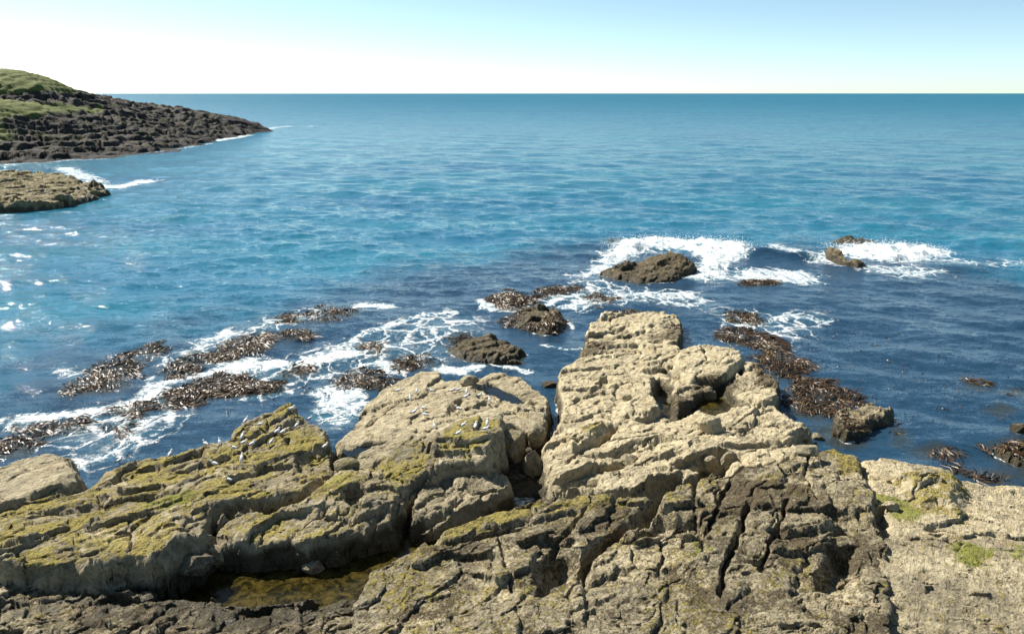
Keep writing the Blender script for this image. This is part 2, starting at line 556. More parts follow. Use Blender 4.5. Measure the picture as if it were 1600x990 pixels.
# every entry: crest outline as (photo x, photo y, height); w: width of the shoulder; L: block length along / across the strike
ROCKS = [
    dict(name='rock_ledge', cat='rock', label='long olive grey ledge with yellow lichen, from the left edge to a pointed tip',
         poly=[(-90, 795, 1.8), (0, 790, 1.7), (60, 774, 1.5), (112, 766, 1.3), (145, 754, 1.0), (162, 736, 1.1), (189, 725, 1.2), (229, 709, 1.2),
               (250, 713, 1.2), (280, 704, 1.2), (324, 694, 1.3), (351, 684, 1.4), (381, 658, 1.6), (422, 641, 1.7), (456, 628, 1.8), (470, 641, 1.7),
               (486, 651, 1.6), (508, 665, 1.5), (516, 686, 1.4), (520, 712, 1.5), (506, 742, 1.7), (466, 768, 1.9), (415, 779, 2.0),
               (371, 781, 2.1), (334, 798, 2.2), (322, 820, 2.3), (300, 838, 2.4), (236, 868, 2.4), (199, 870, 2.4), (152, 878, 2.4), (34, 876, 2.4), (-90, 872, 2.4)],
         strike=((145, 754), (456, 628)), L=(3.6, 1.3), off=0.10, tilt=0.18, tone=0.42, lich=0.66, w=0.55),
    dict(name='boulder', cat='boulder', label='smooth pale boulder at the left edge of the picture, beside the water',
         poly=[(-90, 745, 1.5), (0, 729, 1.6), (34, 718, 1.7), (84, 704, 1.7), (101, 705, 1.7), (113, 719, 1.7), (124, 738, 1.7), (111, 746, 1.8),
               (88, 756, 1.9), (61, 768, 1.9), (50, 778, 1.9), (0, 788, 2.0), (-90, 800, 2.0)],
         strike=((0, 729), (84, 704)), L=(5, 3.5), off=0.04, tilt=0.05, tone=0.62, lich=0.1, w=0.6),
    dict(name='rock_slab', cat='rock', label='broad pale slab in the middle, dotted with resting gulls and holding a narrow dark pool',
         poly=[(522, 690, 1.2), (553, 664, 0.8), (573, 628, 0.7), (607, 602, 0.8), (655, 580, 0.9), (689, 580, 0.9), (699, 595, 1.0), (734, 593, 1.1),
               (780, 582, 1.0), (814, 590, 1.0), (828, 598, 1.0), (848, 615, 1.0), (859, 628, 1.0), (857, 655, 1.1), (848, 675, 1.2), (822, 672, 1.3),
               (803, 660, 1.5), (791, 658, 1.9), (788, 680, 2.0), (760, 718, 2.1), (700, 718, 2.1), (672, 745, 1.9), (640, 755, 1.8), (560, 712, 1.5)],
         strike=((553, 664), (700, 600)), L=(4.2, 2.6), off=0.08, tilt=0.10, tone=0.70, lich=0.12, w=0.45),
    dict(name='rock_ledge', cat='rock', label='grey lichen patched ledge with a shaded front, directly behind the olive brown foreground pool',
         poly=[(340, 832, 2.0), (332, 815, 2.0), (345, 799, 2.0), (378, 789, 2.0), (420, 788, 2.0), (472, 778, 1.9), (512, 750, 1.8), (528, 720, 1.6),
               (562, 706, 1.6), (605, 692, 1.7), (660, 690, 1.9), (690, 702, 2.0), (690, 722, 1.9), (672, 745, 1.9), (648, 757, 1.9), (632, 774, 1.9), (614, 802, 2.0),
               (583, 808, 2.0), (500, 836, 1.9), (405, 841, 1.9)],
         strike=((420, 788), (528, 720)), L=(2.6, 1.4), off=0.10, tilt=0.17, tone=0.45, lich=0.5, w=0.5),
    dict(name='rock_block', cat='rock', label='low cracked grey block in the shaded gully below the lichen knob of the slab',
         poly=[(640, 790, 1.5), (658, 766, 1.4), (690, 747, 1.3), (740, 739, 1.3), (780, 735, 1.3), (800, 742, 1.2), (797, 757, 1.2), (770, 775, 1.3),
               (755, 782, 1.3), (720, 800, 1.4), (690, 812, 1.4), (660, 820, 1.4), (638, 814, 1.5)],
         strike=((660, 800), (790, 740)), L=(1.5, 1.0), off=0.11, tilt=0.18, tone=0.45, lich=0.2, w=0.35),
    dict(name='rock_platform', cat='rock', label='large pale cream rock platform full of pits, jutting out to sea right of centre',
         poly=[(917, 504, 0.8), (943, 489, 0.9), (995, 486, 1.0), (1021, 483, 1.0), (1063, 493, 0.9), (1068, 509, 0.8), (1062, 538, 0.9), (1066, 548, 1.0),
               (1095, 545, 1.0), (1150, 548, 1.0), (1160, 560, 1.0), (1183, 569, 0.9), (1215, 586, 0.9), (1218, 606, 0.9), (1212, 634, 1.0), (1237, 653, 1.2), (1270, 667, 1.4),
               (1281, 671, 1.4), (1246, 692, 1.5), (1258, 706, 1.6), (1200, 722, 1.7), (1140, 735, 1.7), (1085, 738, 1.8), (1050, 744, 1.8), (1010, 762, 1.8),
               (930, 765, 1.9), (880, 762, 1.9), (860, 756, 1.8), (857, 735, 1.6), (850, 715, 1.5), (850, 692, 1.4), (872, 660, 1.2), (876, 621, 1.1),
               (869, 583, 1.0), (901, 562, 0.9), (918, 528, 0.8)],
         strike=((930, 740), (1190, 640)), L=(3.6, 1.9), off=0.10, tilt=0.17, tone=0.95, lich=0.03, w=0.4, pits=0.16),
    dict(name='rock_block', cat='rock', label='raised cream coloured block split in two, on the seaward corner of the pale platform',
         poly=[(1050, 572, 1.4), (1054, 558, 1.4), (1062, 546, 1.4), (1095, 536, 1.5), (1102, 548, 1.5), (1118, 539, 1.5), (1150, 541, 1.5), (1163, 552, 1.4),
               (1158, 570, 1.4), (1132, 590, 1.4), (1078, 588, 1.4)],
         strike=((1060, 570), (1150, 545)), L=(2.2, 1.8), off=0.07, tilt=0.06, tone=1.0, lich=0.0, w=0.3),
    dict(name='rock_outcrop', cat='rock', label='dark fractured foreground rock with a yellow lichen crest, left of the deep diagonal cleft',
         poly=[(576, 890, 2.2), (624, 869, 2.2), (665, 846, 2.2), (700, 818, 2.2), (768, 798, 2.3), (816, 784, 2.4), (858, 772, 2.5), (899, 767, 2.5),
               (936, 771, 2.5), (1005, 773, 2.5), (1026, 782, 2.5), (990, 811, 2.5), (942, 838, 2.5), (916, 864, 2.5), (922, 900, 2.6), (925, 1060, 2.6), (520, 1060, 2.0)],
         strike=((860, 851), (924, 776)), L=(2.4, 1.7), off=0.07, tilt=0.13, tone=0.42, lich=0.38, weed=0.30, w=0.45),
    dict(name='rock_outcrop', cat='rock', label='dark fractured foreground rock mass, split by many cracks, lower centre right',
         poly=[(908, 900, 2.4), (922, 868, 2.4), (950, 842, 2.4), (1000, 813, 2.4), (1034, 785, 2.5), (1034, 766, 2.4), (1057, 749, 2.4), (1084, 749, 2.5),
               (1111, 734, 2.6), (1139, 737, 2.6), (1178, 722, 2.5), (1224, 716, 2.4), (1254, 703, 2.3), (1300, 697, 2.2), (1345, 714, 2.1),
               (1353, 729, 2.1), (1360, 760, 2.3), (1378, 790, 2.4), (1376, 820, 2.5), (1392, 845, 2.6), (1400, 1060, 3.0), (890, 1060, 2.6)],
         strike=((1120, 880), (1160, 790)), L=(2.2, 1.6), off=0.07, tilt=0.13, tone=0.44, lich=0.33, weed=0.32, w=0.4),
    dict(name='rock_slope', cat='rock', label='smooth sandy coloured rock slope with bright green algae at the lower right corner',
         poly=[(1345, 724, 1.7), (1372, 712, 1.6), (1427, 722, 1.6), (1475, 729, 1.6), (1496, 743, 1.5), (1537, 753, 1.2), (1558, 757, 1.1), (1600, 753, 1.1),
               (1720, 750, 1.1), (1720, 1060, 2.7), (1365, 1060, 2.8), (1366, 850, 2.4), (1358, 800, 2.1), (1344, 760, 1.9)],
         strike=((1390, 800), (1560, 850)), L=(5, 1.6), off=0.06, tilt=0.08, tone=0.85, lich=0.2, w=0.5),
    dict(name='rock_outcrop', cat='rock', label='low dark rock along the bottom left edge, on the near side of the gully',
         poly=[(-120, 930, 1.5), (40, 915, 1.4), (180, 921, 1.3), (290, 930, 1.2), (400, 934, 1.1), (480, 925, 1.0), (560, 916, 1.1), (610, 925, 1.3), (560, 1060, 1.6), (-120, 1060, 1.8)],
         strike=((0, 1000), (200, 900)), L=(1.8, 1.2), off=0.12, tilt=0.16, tone=0.36, lich=0.3, weed=0.3, w=0.5),
    # skerries in the water
    dict(name='sea_rock', cat='sea rock', label='brown olive skerry with white surf breaking behind it, beyond the platform tip',
         poly=[(940, 423, 0.4), (980, 409, 0.7), (1012, 401, 1.0), (1024, 393, 1.6), (1052, 393, 1.7), (1086, 402, 1.3), (1090, 415, 0.8),
               (1064, 424, 0.5), (1048, 433, 0.4), (1000, 439, 0.3), (960, 432, 0.3)],
         strike=((940, 423), (1080, 405)), L=(3.0, 1.8), off=0.22, tilt=0.25, tone=0.32, lich=0.2, weed=0.6, w=0.9),
    dict(name='sea_rock', cat='sea rock', label='small brown skerry standing in the surf furthest to the right',
         poly=[(1288, 388, 0.9), (1300, 386, 1.0), (1314, 391, 0.9), (1326, 402, 0.7), (1352, 410, 0.4), (1340, 415, 0.3), (1318, 410, 0.4), (1306, 400, 0.8)],
         strike=((1288, 387), (1350, 412)), L=(2.2, 1.4), off=0.15, tilt=0.2, tone=0.36, lich=0.2, weed=0.5, w=0.7),
    dict(name='sea_rock', cat='sea rock', label='weed fringed tan topped skerry left of the platform tip, nearer the kelp mound',
         poly=[(793, 502, 0.3), (800, 490, 0.5), (822, 477, 0.8), (848, 474, 0.9), (876, 478, 0.8), (880, 494, 0.6), (872, 510, 0.3), (846, 516, 0.2), (815, 508, 0.2)],
         strike=((800, 495), (870, 480)), L=(2.4, 1.5), off=0.18, tilt=0.2, tone=0.5, lich=0.1, weed=0.55, w=0.8),
    dict(name='sea_rock', cat='sea rock', label='dark wet skerry with grey back just behind the gull slab',
         poly=[(700, 542, 0.3), (722, 524, 0.8), (755, 518, 0.9), (792, 527, 0.8), (815, 545, 0.5), (812, 562, 0.3), (780, 562, 0.4), (735, 556, 0.4)],
         strike=((700, 542), (800, 530)), L=(2.6, 1.3), off=0.2, tilt=0.22, tone=0.24, lich=0.1, weed=0.6, w=0.7),
    dict(name='sea_rock', cat='sea rock', label='low rounded tan skerry off the right side of the pale platform',
         poly=[(1304, 641, 0.7), (1324, 632, 0.8), (1360, 631, 0.8), (1393, 631, 0.8), (1397, 643, 0.7), (1386, 652, 0.5), (1364, 656, 0.5), (1345, 670, 0.5),
               (1324, 675, 0.5), (1306, 664, 0.6)],
         strike=((1304, 650), (1393, 635)), L=(1.7, 1.2), off=0.14, tilt=0.15, tone=0.55, lich=0.15, weed=0.35, w=0.45),
    dict(name='sea_rock', cat='sea rock', label='weedy skerry cut by the right edge of the picture, above the sandy slope',
         poly=[(1552, 697, 0.3), (1575, 690, 0.4), (1610, 690, 0.5), (1640, 700, 0.4), (1640, 722, 0.3), (1590, 716, 0.3)],
         strike=((1552, 700), (1640, 705)), L=(1.5, 1.0), off=0.12, tilt=0.15, tone=0.35, weed=0.7, lich=0.1, w=0.5),
    dict(name='sea_rock', cat='sea rock', label='tiny weedy skerry at the right edge, higher up than its larger neighbour',
         poly=[(1582, 664, 0.25), (1600, 660, 0.35), (1640, 662, 0.35), (1640, 676, 0.25), (1592, 674, 0.2)],
         strike=((1582, 664), (1640, 664)), L=(1.5, 1.0), off=0.1, tilt=0.12, tone=0.4, weed=0.6, lich=0.1, w=0.4),
    dict(name='sea_rock', cat='sea rock', label='flat black skerry awash just beyond the right hand surf',
         poly=[(1296, 374, 0.3), (1318, 368, 0.5), (1345, 369, 0.4), (1372, 375, 0.3), (1345, 379, 0.2), (1310, 379, 0.2)],
         strike=((1296, 374), (1372, 374)), L=(2.0, 1.4), off=0.15, tilt=0.2, tone=0.1, weed=0.9, lich=0.0, w=0.8),
    dict(name='rock_bed', cat='rock', label='dark low rock floor of the gully, under and between the larger rocks', kind='structure',
         poly=[(-90, 1060, 0.3), (-90, 860, 0.2), (300, 850, 0.2), (520, 760, 0.3), (560, 730, 0.3), (780, 700, 0.2), (845, 700, 0.2), (870, 740, 0.2), (1150, 700, 0.3),
               (1290, 700, 0.3), (1370, 745, 0.2), (1720, 790, 0.2), (1720, 1060, 0.3)],
         strike=((600, 900), (900, 760)), L=(1.6, 1.0), off=0.14, tilt=0.2, tone=0.3, lich=0.05, weed=0.35, w=0.5),
]

H = np.full(NV, -1.5, np.float32)
OWN = np.full(NV, -1, np.int32)
TONE = np.zeros(NV, np.float32)
LICH = np.zeros(NV, np.float32)
WEED = np.zeros(NV, np.float32)
warp_x = fbm(GX * 0.45, GY * 0.45, 3, 5)
warp_y = fbm(GX * 0.45, GY * 0.45, 3, 55)
edge_n = fbm(GX * 0.7, GY * 0.7, 4, 21)


def block_detail(x, y, wx, wy, R, seed):
    a = P(*R['strike'][0], 1.0); b = P(*R['strike'][1], 1.0)
    e = (b - a) / np.linalg.norm(b - a)
    s = x * e[0] + y * e[1] + 0.7 * wx
    t = -x * e[1] + y * e[0] + 0.7 * wy
    z = np.zeros(x.shape, np.float32)
    Ls, Lt = R['L']
    gs = 0.72 * e[0] - 0.69 * e[1]
    gt_ = -0.72 * e[1] - 0.69 * e[0]
    for lev, (k, amp, gw, gd) in enumerate(((1.0, 1.0, 0.09, 0.26), (0.45, 0.42, 0.06, 0.11), (0.19, 0.15, 0.04, 0.035), (0.085, 0.07, 0.03, 0.012))):
        fine = fbm(x * 2.2 / k, y * 2.2 / k, 3, seed + 300 + lev) * 0.10
        f1, f2, cx, cy, dx, dy = voro(s / (Ls * k) + fine, t / (Lt * k) + fine, seed + 10 * lev)
        r0 = hsh(cx, cy, seed + 7 + lev) * 2 - 1
        r1 = hsh(cx, cy, seed + 8 + lev) * 1.8 - 0.9 + gs * 0.25
        r2 = hsh(cx, cy, seed + 9 + lev) * 1.8 - 0.9 + gt_ * 0.25
        edge = (f2 - f1) * Lt * k
        z += amp * (R['off'] * r0 + R['tilt'] * (dx * r1 + dy * r2) * 1.4)
        open_ = 0.25 + 0.75 * sstep(-0.05, 0.35, fbm(x * 0.6, y * 0.6, 2, seed + 77 + lev))
        z -= gd * (0.35 + R['off'] * 4.0) * open_ * np.exp(-(edge / gw) ** 2)
    return z


for i, R in enumerate(ROCKS):
    pl = pts(R['poly'])
    hs = np.array([q[2] for q in R['poly']], float)
    lo = pl.min(0) - 2.5; hi = pl.max(0) + 2.5
    idx = np.nonzero((GX > lo[0]) & (GX < hi[0]) & (GY > lo[1]) & (GY < hi[1]))[0]
    x = GX[idx]; y = GY[idx]
    sd = poly_sd(x, y, pl)
    keep = sd > -2.2
    idx = idx[keep]; x = x[keep]; y = y[keep]; sd = sd[keep]
    top = rbf_eval(rbf_fit(pl, hs), pl, x, y)
    top = np.clip(top, hs.min() - 0.1, hs.max() + 0.35)
    w = R['w']
    det = block_detail(x, y, warp_x[idx], warp_y[idx], R, 100 + 37 * i)
    # the outline breaks along the blocks too
    d = sd + 0.45 * w + edge_n[idx] * 0.34 * min(1, w * 1.8) + det * 0.25
    s = np.clip(d / w, -2, 1)
    prof = np.where(s > 0, np.sqrt(np.maximum(1 - (1 - np.clip(s, 0, 1)) ** 2, 0)), s * 1.4)
    big = fbm(x * 0.22, y * 0.22, 3, 900 + i) * 0.28 * min(1, R['off'] * 6)
    fine = ridged(x * 0.9, y * 0.9, 5, 400 + i) * 0.06 + fbm(x * 3.2, y * 3.2, 4, 500 + i) * 0.05
    if 'pits' in R:
        f1, f2, cx, cy, dx, dy = voro(x * 0.85 + warp_x[idx], y * 0.7 + warp_y[idx], 70 + i)
        on = hsh(cx, cy, 5) > 0.72
        fine = fine - on * R['pits'] * 1.6 * np.exp(-(f1 / 0.17) ** 2)
        f1, f2, cx, cy, dx, dy = voro(x * 2.6, y * 2.0, 71 + i)
        on = hsh(cx, cy, 6) > 0.65
        fine = fine - on * R['pits'] * 0.7 * np.exp(-(f1 / 0.2) ** 2)
    z = -1.2 + (top + big + det + fine + 1.2) * np.clip(prof, -1, 1)
    up = z > H[idx]
    j = idx[up]
    H[j] = z[up]; OWN[j] = i
    TONE[j] = R['tone']; LICH[j] = R['lich']; WEED[j] = R.get('weed', 0.0)

# recesses, raised knobs and open cracks seen on the rocks (photo outline at height h, change of height, softness)
CARVE = [
    # pale platform: shadowed hole, weedy cove, small hollows
    ([(1018, 606), (1030, 592), (1050, 600), (1052, 622), (1040, 636), (1022, 625)], 0.9, -1.0, 0.2),
    ([(1034, 628), (1062, 640), (1088, 624), (1130, 606), (1150, 622), (1140, 650), (1112, 664), (1092, 650), (1052, 662), (1032, 650)], 0.8, -0.75, 0.35),
    ([(926, 684), (948, 662), (962, 664), (950, 690), (930, 700)], 1.2, -0.45, 0.2),
    ([(1078, 725), (1098, 714), (1136, 716), (1140, 736), (1100, 742)], 1.5, -0.9, 0.25),
    ([(1014, 760), (1030, 744), (1056, 742), (1050, 758)], 1.7, -0.8, 0.2),
    ([(880, 764), (905, 744), (935, 742), (930, 760)], 1.7, -0.5, 0.2),
    ([(962, 712), (985, 700), (1000, 706), (985, 722)], 1.6, -0.35, 0.25),
    ([(1235, 690), (1258, 674), (1284, 674), (1275, 694), (1255, 702)], 1.2, -0.9, 0.2),
    ([(955, 511), (975, 508), (985, 516), (960, 520)], 0.9, -0.25, 0.15),
    ([(1030, 565), (1060, 575), (1078, 590), (1060, 594), (1035, 580)], 0.9, -0.25, 0.2),
    ([(1172, 735), (1196, 724), (1212, 730), (1195, 745)], 2.3, -0.5, 0.2),
    # gull slab: long pool, little pool, hollow
    ([(753, 598), (778, 604), (806, 620), (846, 640), (820, 645), (790, 630), (762, 616)], 0.9, -0.32, 0.15),
    ([(536, 704), (560, 692), (602, 690), (580, 703), (548, 713)], 1.4, -0.3, 0.15),
    ([(698, 640), (712, 622), (722, 620), (722, 640), (708, 650)], 1.4, -0.3, 0.15),
    ([(535, 782), (545, 766), (562, 768), (564, 784), (548, 792)], 1.8, -0.55, 0.15),
    # knob of lichen at the right end of the gull slab stands proud
    ([(664, 705), (690, 680), (727, 661), (760, 652), (790, 658), (788, 680), (760, 716), (700, 716)], 1.9, 0.38, 0.12),
    # step on the left ledge
    ([(462, 712), (486, 694), (512, 688), (520, 712), (506, 738), (480, 742), (468, 730)], 1.6, -0.5, 0.2),
    # left ledge hollows
    ([(443, 684), (456, 680), (456, 690), (445, 692)], 1.5, -0.25, 0.1),
    # dark foreground rocks: shaded bays
    ([(850, 880), (872, 858), (900, 868), (908, 892), (880, 920), (845, 930)], 2.3, -1.0, 0.3),
    ([(1011, 816), (1040, 810), (1090, 812), (1096, 836), (1040, 846), (1000, 842)], 2.3, -0.6, 0.25),
    ([(1296, 870), (1310, 842), (1336, 846), (1340, 890), (1320, 930), (1270, 925), (1275, 895)], 2.5, -0.75, 0.3),
    ([(1300, 805), (1340, 800), (1372, 812), (1365, 828), (1310, 826)], 2.4, -0.35, 0.2),
    # sandy slope: lichen knob and shadow bay
    ([(1408, 754), (1450, 737), (1488, 744), (1498, 765), (1500, 786), (1488, 802), (1440, 792), (1420, 776)], 1.8, 0.45, 0.35),
    ([(1366, 794), (1384, 784), (1392, 808), (1384, 834), (1370, 815)], 2.2, -0.45, 0.15),
    # foreground pool bed
    ([(325, 866), (420, 852), (540, 843), (672, 836), (690, 836), (650, 866), (600, 892), (540, 940), (500, 975), (340, 960), (300, 900)], 0.5, -0.25, 0.4),
]
for pl, h, dz, soft in CARVE:
    q = pts(pl, h)
    lo = q.min(0) - 1.5; hi = q.max(0) + 1.5
    idx = np.nonzero((GX > lo[0]) & (GX < hi[0]) & (GY > lo[1]) & (GY < hi[1]) & (H > -0.6))[0]
    sd = poly_sd(GX[idx], GY[idx], q) + edge_n[idx] * 0.35
    H[idx] += dz * sstep(-soft, soft, sd)

CRACKS = [
    ([(860, 851), (887, 830), (905, 805), (924, 776)], 2.5, 0.10, 0.5),
    ([(914, 897), (917, 867), (942, 842), (990, 815), (1027, 788)], 2.5, 0.26, 1.1),
    ([(1084, 752), (1084, 785), (1096, 836), (1102, 862)], 2.5, 0.12, 0.6),
    ([(1142, 751), (1133, 779), (1111, 809), (1102, 836)], 2.5, 0.13, 0.65),
    ([(1169, 791), (1160, 833), (1139, 867), (1131, 900), (1125, 940)], 2.5, 0.14, 0.7),
    ([(1193, 751), (1166, 782)], 2.5, 0.07, 0.3),
    ([(1233, 782), (1221, 812), (1217, 836), (1202, 867), (1196, 900)], 2.5, 0.11, 0.55),
    ([(1263, 716), (1266, 764), (1280, 790)], 2.3, 0.08, 0.4),
    ([(1033, 830), (1036, 867), (1030, 900)], 2.5, 0.08, 0.4),
    ([(1217, 836), (1254, 827), (1300, 818)], 2.5, 0.09, 0.4),
    ([(1140, 860), (1185, 878)], 2.5, 0.10, 0.5),
    ([(690, 870), (740, 840), (800, 822), (880, 800)], 2.3, 0.08, 0.35),
    ([(770, 830), (790, 880), (800, 930)], 2.3, 0.08, 0.4),
    ([(576, 666), (604, 635), (645, 615), (700, 601)], 1.1, 0.06, 0.25),
    ([(672, 713), (689, 697), (693, 680), (727, 660), (745, 650)], 1.8, 0.10, 0.5),
    ([(614, 800), (628, 769), (645, 752), (665, 742)], 1.9, 0.12, 0.6),
    ([(690, 650), (714, 645), (735, 652)], 1.4, 0.07, 0.3),
    ([(765, 650), (800, 640), (820, 646)], 1.2, 0.05, 0.2),
    ([(542, 733), (583, 744), (624, 750)], 1.8, 0.09, 0.4),
    ([(199, 800), (202, 830), (201, 868)], 2.2, 0.08, 0.4),
    ([(324, 822), (334, 799), (371, 782), (415, 780), (466, 770), (510, 744), (523, 715)], 2.0, 0.16, 0.9),
    ([(410, 752), (440, 722), (470, 700)], 1.8, 0.06, 0.3),
    ([(350, 720), (380, 712), (400, 725), (395, 742)], 1.7, 0.06, 0.25),
    ([(150, 752), (200, 735), (250, 726)], 1.4, 0.07, 0.3),
    ([(60, 846), (120, 815), (180, 802)], 2.2, 0.07, 0.3),
    ([(1157, 577), (1130, 597), (1095, 622), (1066, 645)], 0.9, 0.28, 1.0),
    ([(1098, 538), (1103, 560), (1092, 570)], 1.5, 0.07, 0.35),
    ([(1125, 565), (1140, 552), (1138, 545)], 1.5, 0.05, 0.2),
    ([(1058, 552), (1040, 556), (1020, 560)], 1.0, 0.08, 0.35),
    ([(1150, 668), (1185, 646), (1210, 636)], 1.2, 0.08, 0.3),
    ([(1140, 690), (1190, 655), (1235, 672)], 1.3, 0.06, 0.25),
    ([(880, 735), (930, 690), (1010, 680), (1045, 664)], 1.4, 0.10, 0.35),
    ([(960, 740), (1020, 715), (1100, 712)], 1.6, 0.08, 0.3),
    ([(960, 590), (985, 600), (1000, 615)], 1.0, 0.10, 0.3),
    ([(1420, 775), (1450, 752), (1470, 750), (1495, 758)], 2.0, 0.06, 0.25),
    ([(1390, 836), (1450, 832), (1490, 838)], 2.3, 0.06, 0.25),
    ([(0, 745), (50, 728), (90, 722)], 1.7, 0.04, 0.15),
]
for pl, h, w, dp in CRACKS:
    q = pts(pl, h)
    lo = q.min(0) - 1.5; hi = q.max(0) + 1.5
    idx = np.nonzero((GX > lo[0]) & (GX < hi[0]) & (GY > lo[1]) & (GY < hi[1]) & (H > -0.3))[0]
    d = line_dist(GX[idx] + warp_x[idx] * 0.22, GY[idx] + warp_y[idx] * 0.22, q)
    ww = w * 0.52 * (1 + 0.7 * edge_n[idx])
    H[idx] -= 0.72 * dp * np.exp(-(d / np.maximum(ww, 0.03)) ** 2)
# scarps: line drawn from left to right at height h; the near side drops by dz, fading over r metres
SCARPS = [
    ([(905, 702), (921, 695), (940, 678), (952, 660)], 1.4, 0.55, 1.6),
    ([(878, 752), (915, 733), (938, 717), (960, 718)], 1.6, 0.6, 1.4),
    ([(1000, 657), (1012, 655), (1030, 643)], 1.1, 0.45, 1.2),
    ([(1060, 722), (1078, 714), (1127, 703), (1140, 706)], 1.6, 0.55, 1.2),
    ([(960, 700), (990, 690), (1040, 688)], 1.4, 0.25, 1.0),
    ([(990, 765), (1022, 752), (1052, 739)], 1.7, 0.4, 1.0),
    ([(935, 600), (952, 592), (962, 598)], 1.0, 0.4, 0.9),
    ([(1010, 578), (1040, 572), (1055, 585)], 1.0, 0.35, 0.9),
    ([(900, 620), (940, 612), (985, 622)], 1.1, 0.25, 1.0),
    ([(945, 545), (990, 540), (1045, 552)], 0.9, 0.3, 1.0),
    ([(1140, 700), (1200, 690), (1240, 686)], 1.5, 0.3, 1.0),
    ([(0, 863), (42, 856), (70, 834), (91, 820)], 2.1, 0.30, 1.0),
    ([(149, 818), (185, 807), (230, 806)], 2.0, 0.28, 0.9),
    ([(181, 776), (255, 768), (276, 766)], 1.7, 0.30, 0.8),
    ([(158, 757), (180, 742), (204, 729)], 1.3, 0.32, 0.8),
    ([(159, 773), (202, 768), (246, 760)], 1.6, 0.34, 0.8),
    ([(272, 727), (304, 717), (330, 714)], 1.4, 0.25, 0.7),
    ([(60, 800), (110, 790), (150, 775)], 1.8, 0.22, 0.8),
    ([(400, 690), (440, 664), (470, 655)], 1.6, 0.28, 0.7),
    ([(360, 730), (420, 722), (455, 716)], 1.7, 0.22, 0.8),
    ([(390, 830), (430, 800), (470, 795)], 1.9, 0.28, 0.9),
    ([(520, 800), (560, 806), (600, 790)], 1.9, 0.28, 0.9),
    ([(560, 770), (590, 760), (622, 768)], 1.8, 0.25, 0.8),
    ([(690, 700), (740, 704), (775, 695)], 2.0, 0.30, 0.8),
    ([(770, 620), (800, 640), (815, 652)], 1.1, 0.25, 0.7),
    ([(700, 840), (760, 820), (850, 812), (890, 800)], 2.4, 0.25, 1.0),
    ([(660, 880), (720, 865), (770, 872)], 2.3, 0.3, 1.0),
    ([(820, 850), (850, 845), (880, 850)], 2.4, 0.35, 1.0),
    ([(1000, 850), (1050, 845), (1090, 850)], 2.4, 0.25, 1.0),
    ([(1030, 800), (1060, 796), (1088, 790)], 2.4, 0.35, 1.0),
    ([(1215, 836), (1260, 834), (1300, 822)], 2.5, 0.35, 1.0),
    ([(1225, 870), (1265, 868), (1300, 850)], 2.5, 0.3, 1.0),
    ([(1150, 870), (1190, 885), (1200, 890)], 2.5, 0.3, 0.8),
    ([(1110, 805), (1140, 800), (1165, 806)], 2.5, 0.2, 0.7),
    ([(1425, 772), (1460, 762), (1495, 764)], 2.0, 0.2, 0.8),
    ([(1440, 818), (1500, 805), (1510, 796)], 2.1, 0.2, 0.8),
    ([(1500, 835), (1560, 828), (1620, 835)], 2.1, 0.15, 0.8),
]
for pl, h, dz, r in SCARPS:
    q = pts(pl, h)
    lo = q.min(0) - 2.5 * r; hi = q.max(0) + 2.5 * r
    idx = np.nonzero((GX > lo[0]) & (GX < hi[0]) & (GY > lo[1]) & (GY < hi[1]) & (H > -0.3))[0]
    x = GX[idx] + warp_x[idx] * 0.3 + edge_n[idx] * 0.1; y = GY[idx] + warp_y[idx] * 0.3 + edge_n[idx] * 0.15
    best = np.full(x.shape, 1e9); side = np.zeros(x.shape); tt = np.zeros(x.shape)
    for k_ in range(len(q) - 1):
        a = q[k_]; e = q[k_ + 1] - a; L_ = math.hypot(*e)
        t = ((x - a[0]) * e[0] + (y - a[1]) * e[1]) / L_ ** 2
        tc = np.clip(t, 0, 1)
        d = np.hypot(x - a[0] - tc * e[0], y - a[1] - tc * e[1])
        m = d < best
        best = np.where(m, d, best)
        side = np.where(m, ((x - a[0]) * e[1] - (y - a[1]) * e[0]) / L_, side)
        over = np.maximum(np.where(k_ == 0, -t, 0), np.where(k_ == len(q) - 2, t - 1, 0)) * L_
        tt = np.where(m, np.maximum(over, 0), tt)
    near_ = np.exp(-(best / r)) * np.exp(-(tt / (0.35 * r)) ** 2)
    H[idx] += np.where(side > 0, -dz * 0.65, dz * 0.35) * near_
H = np.where(H > 0, H, H * 0.9)

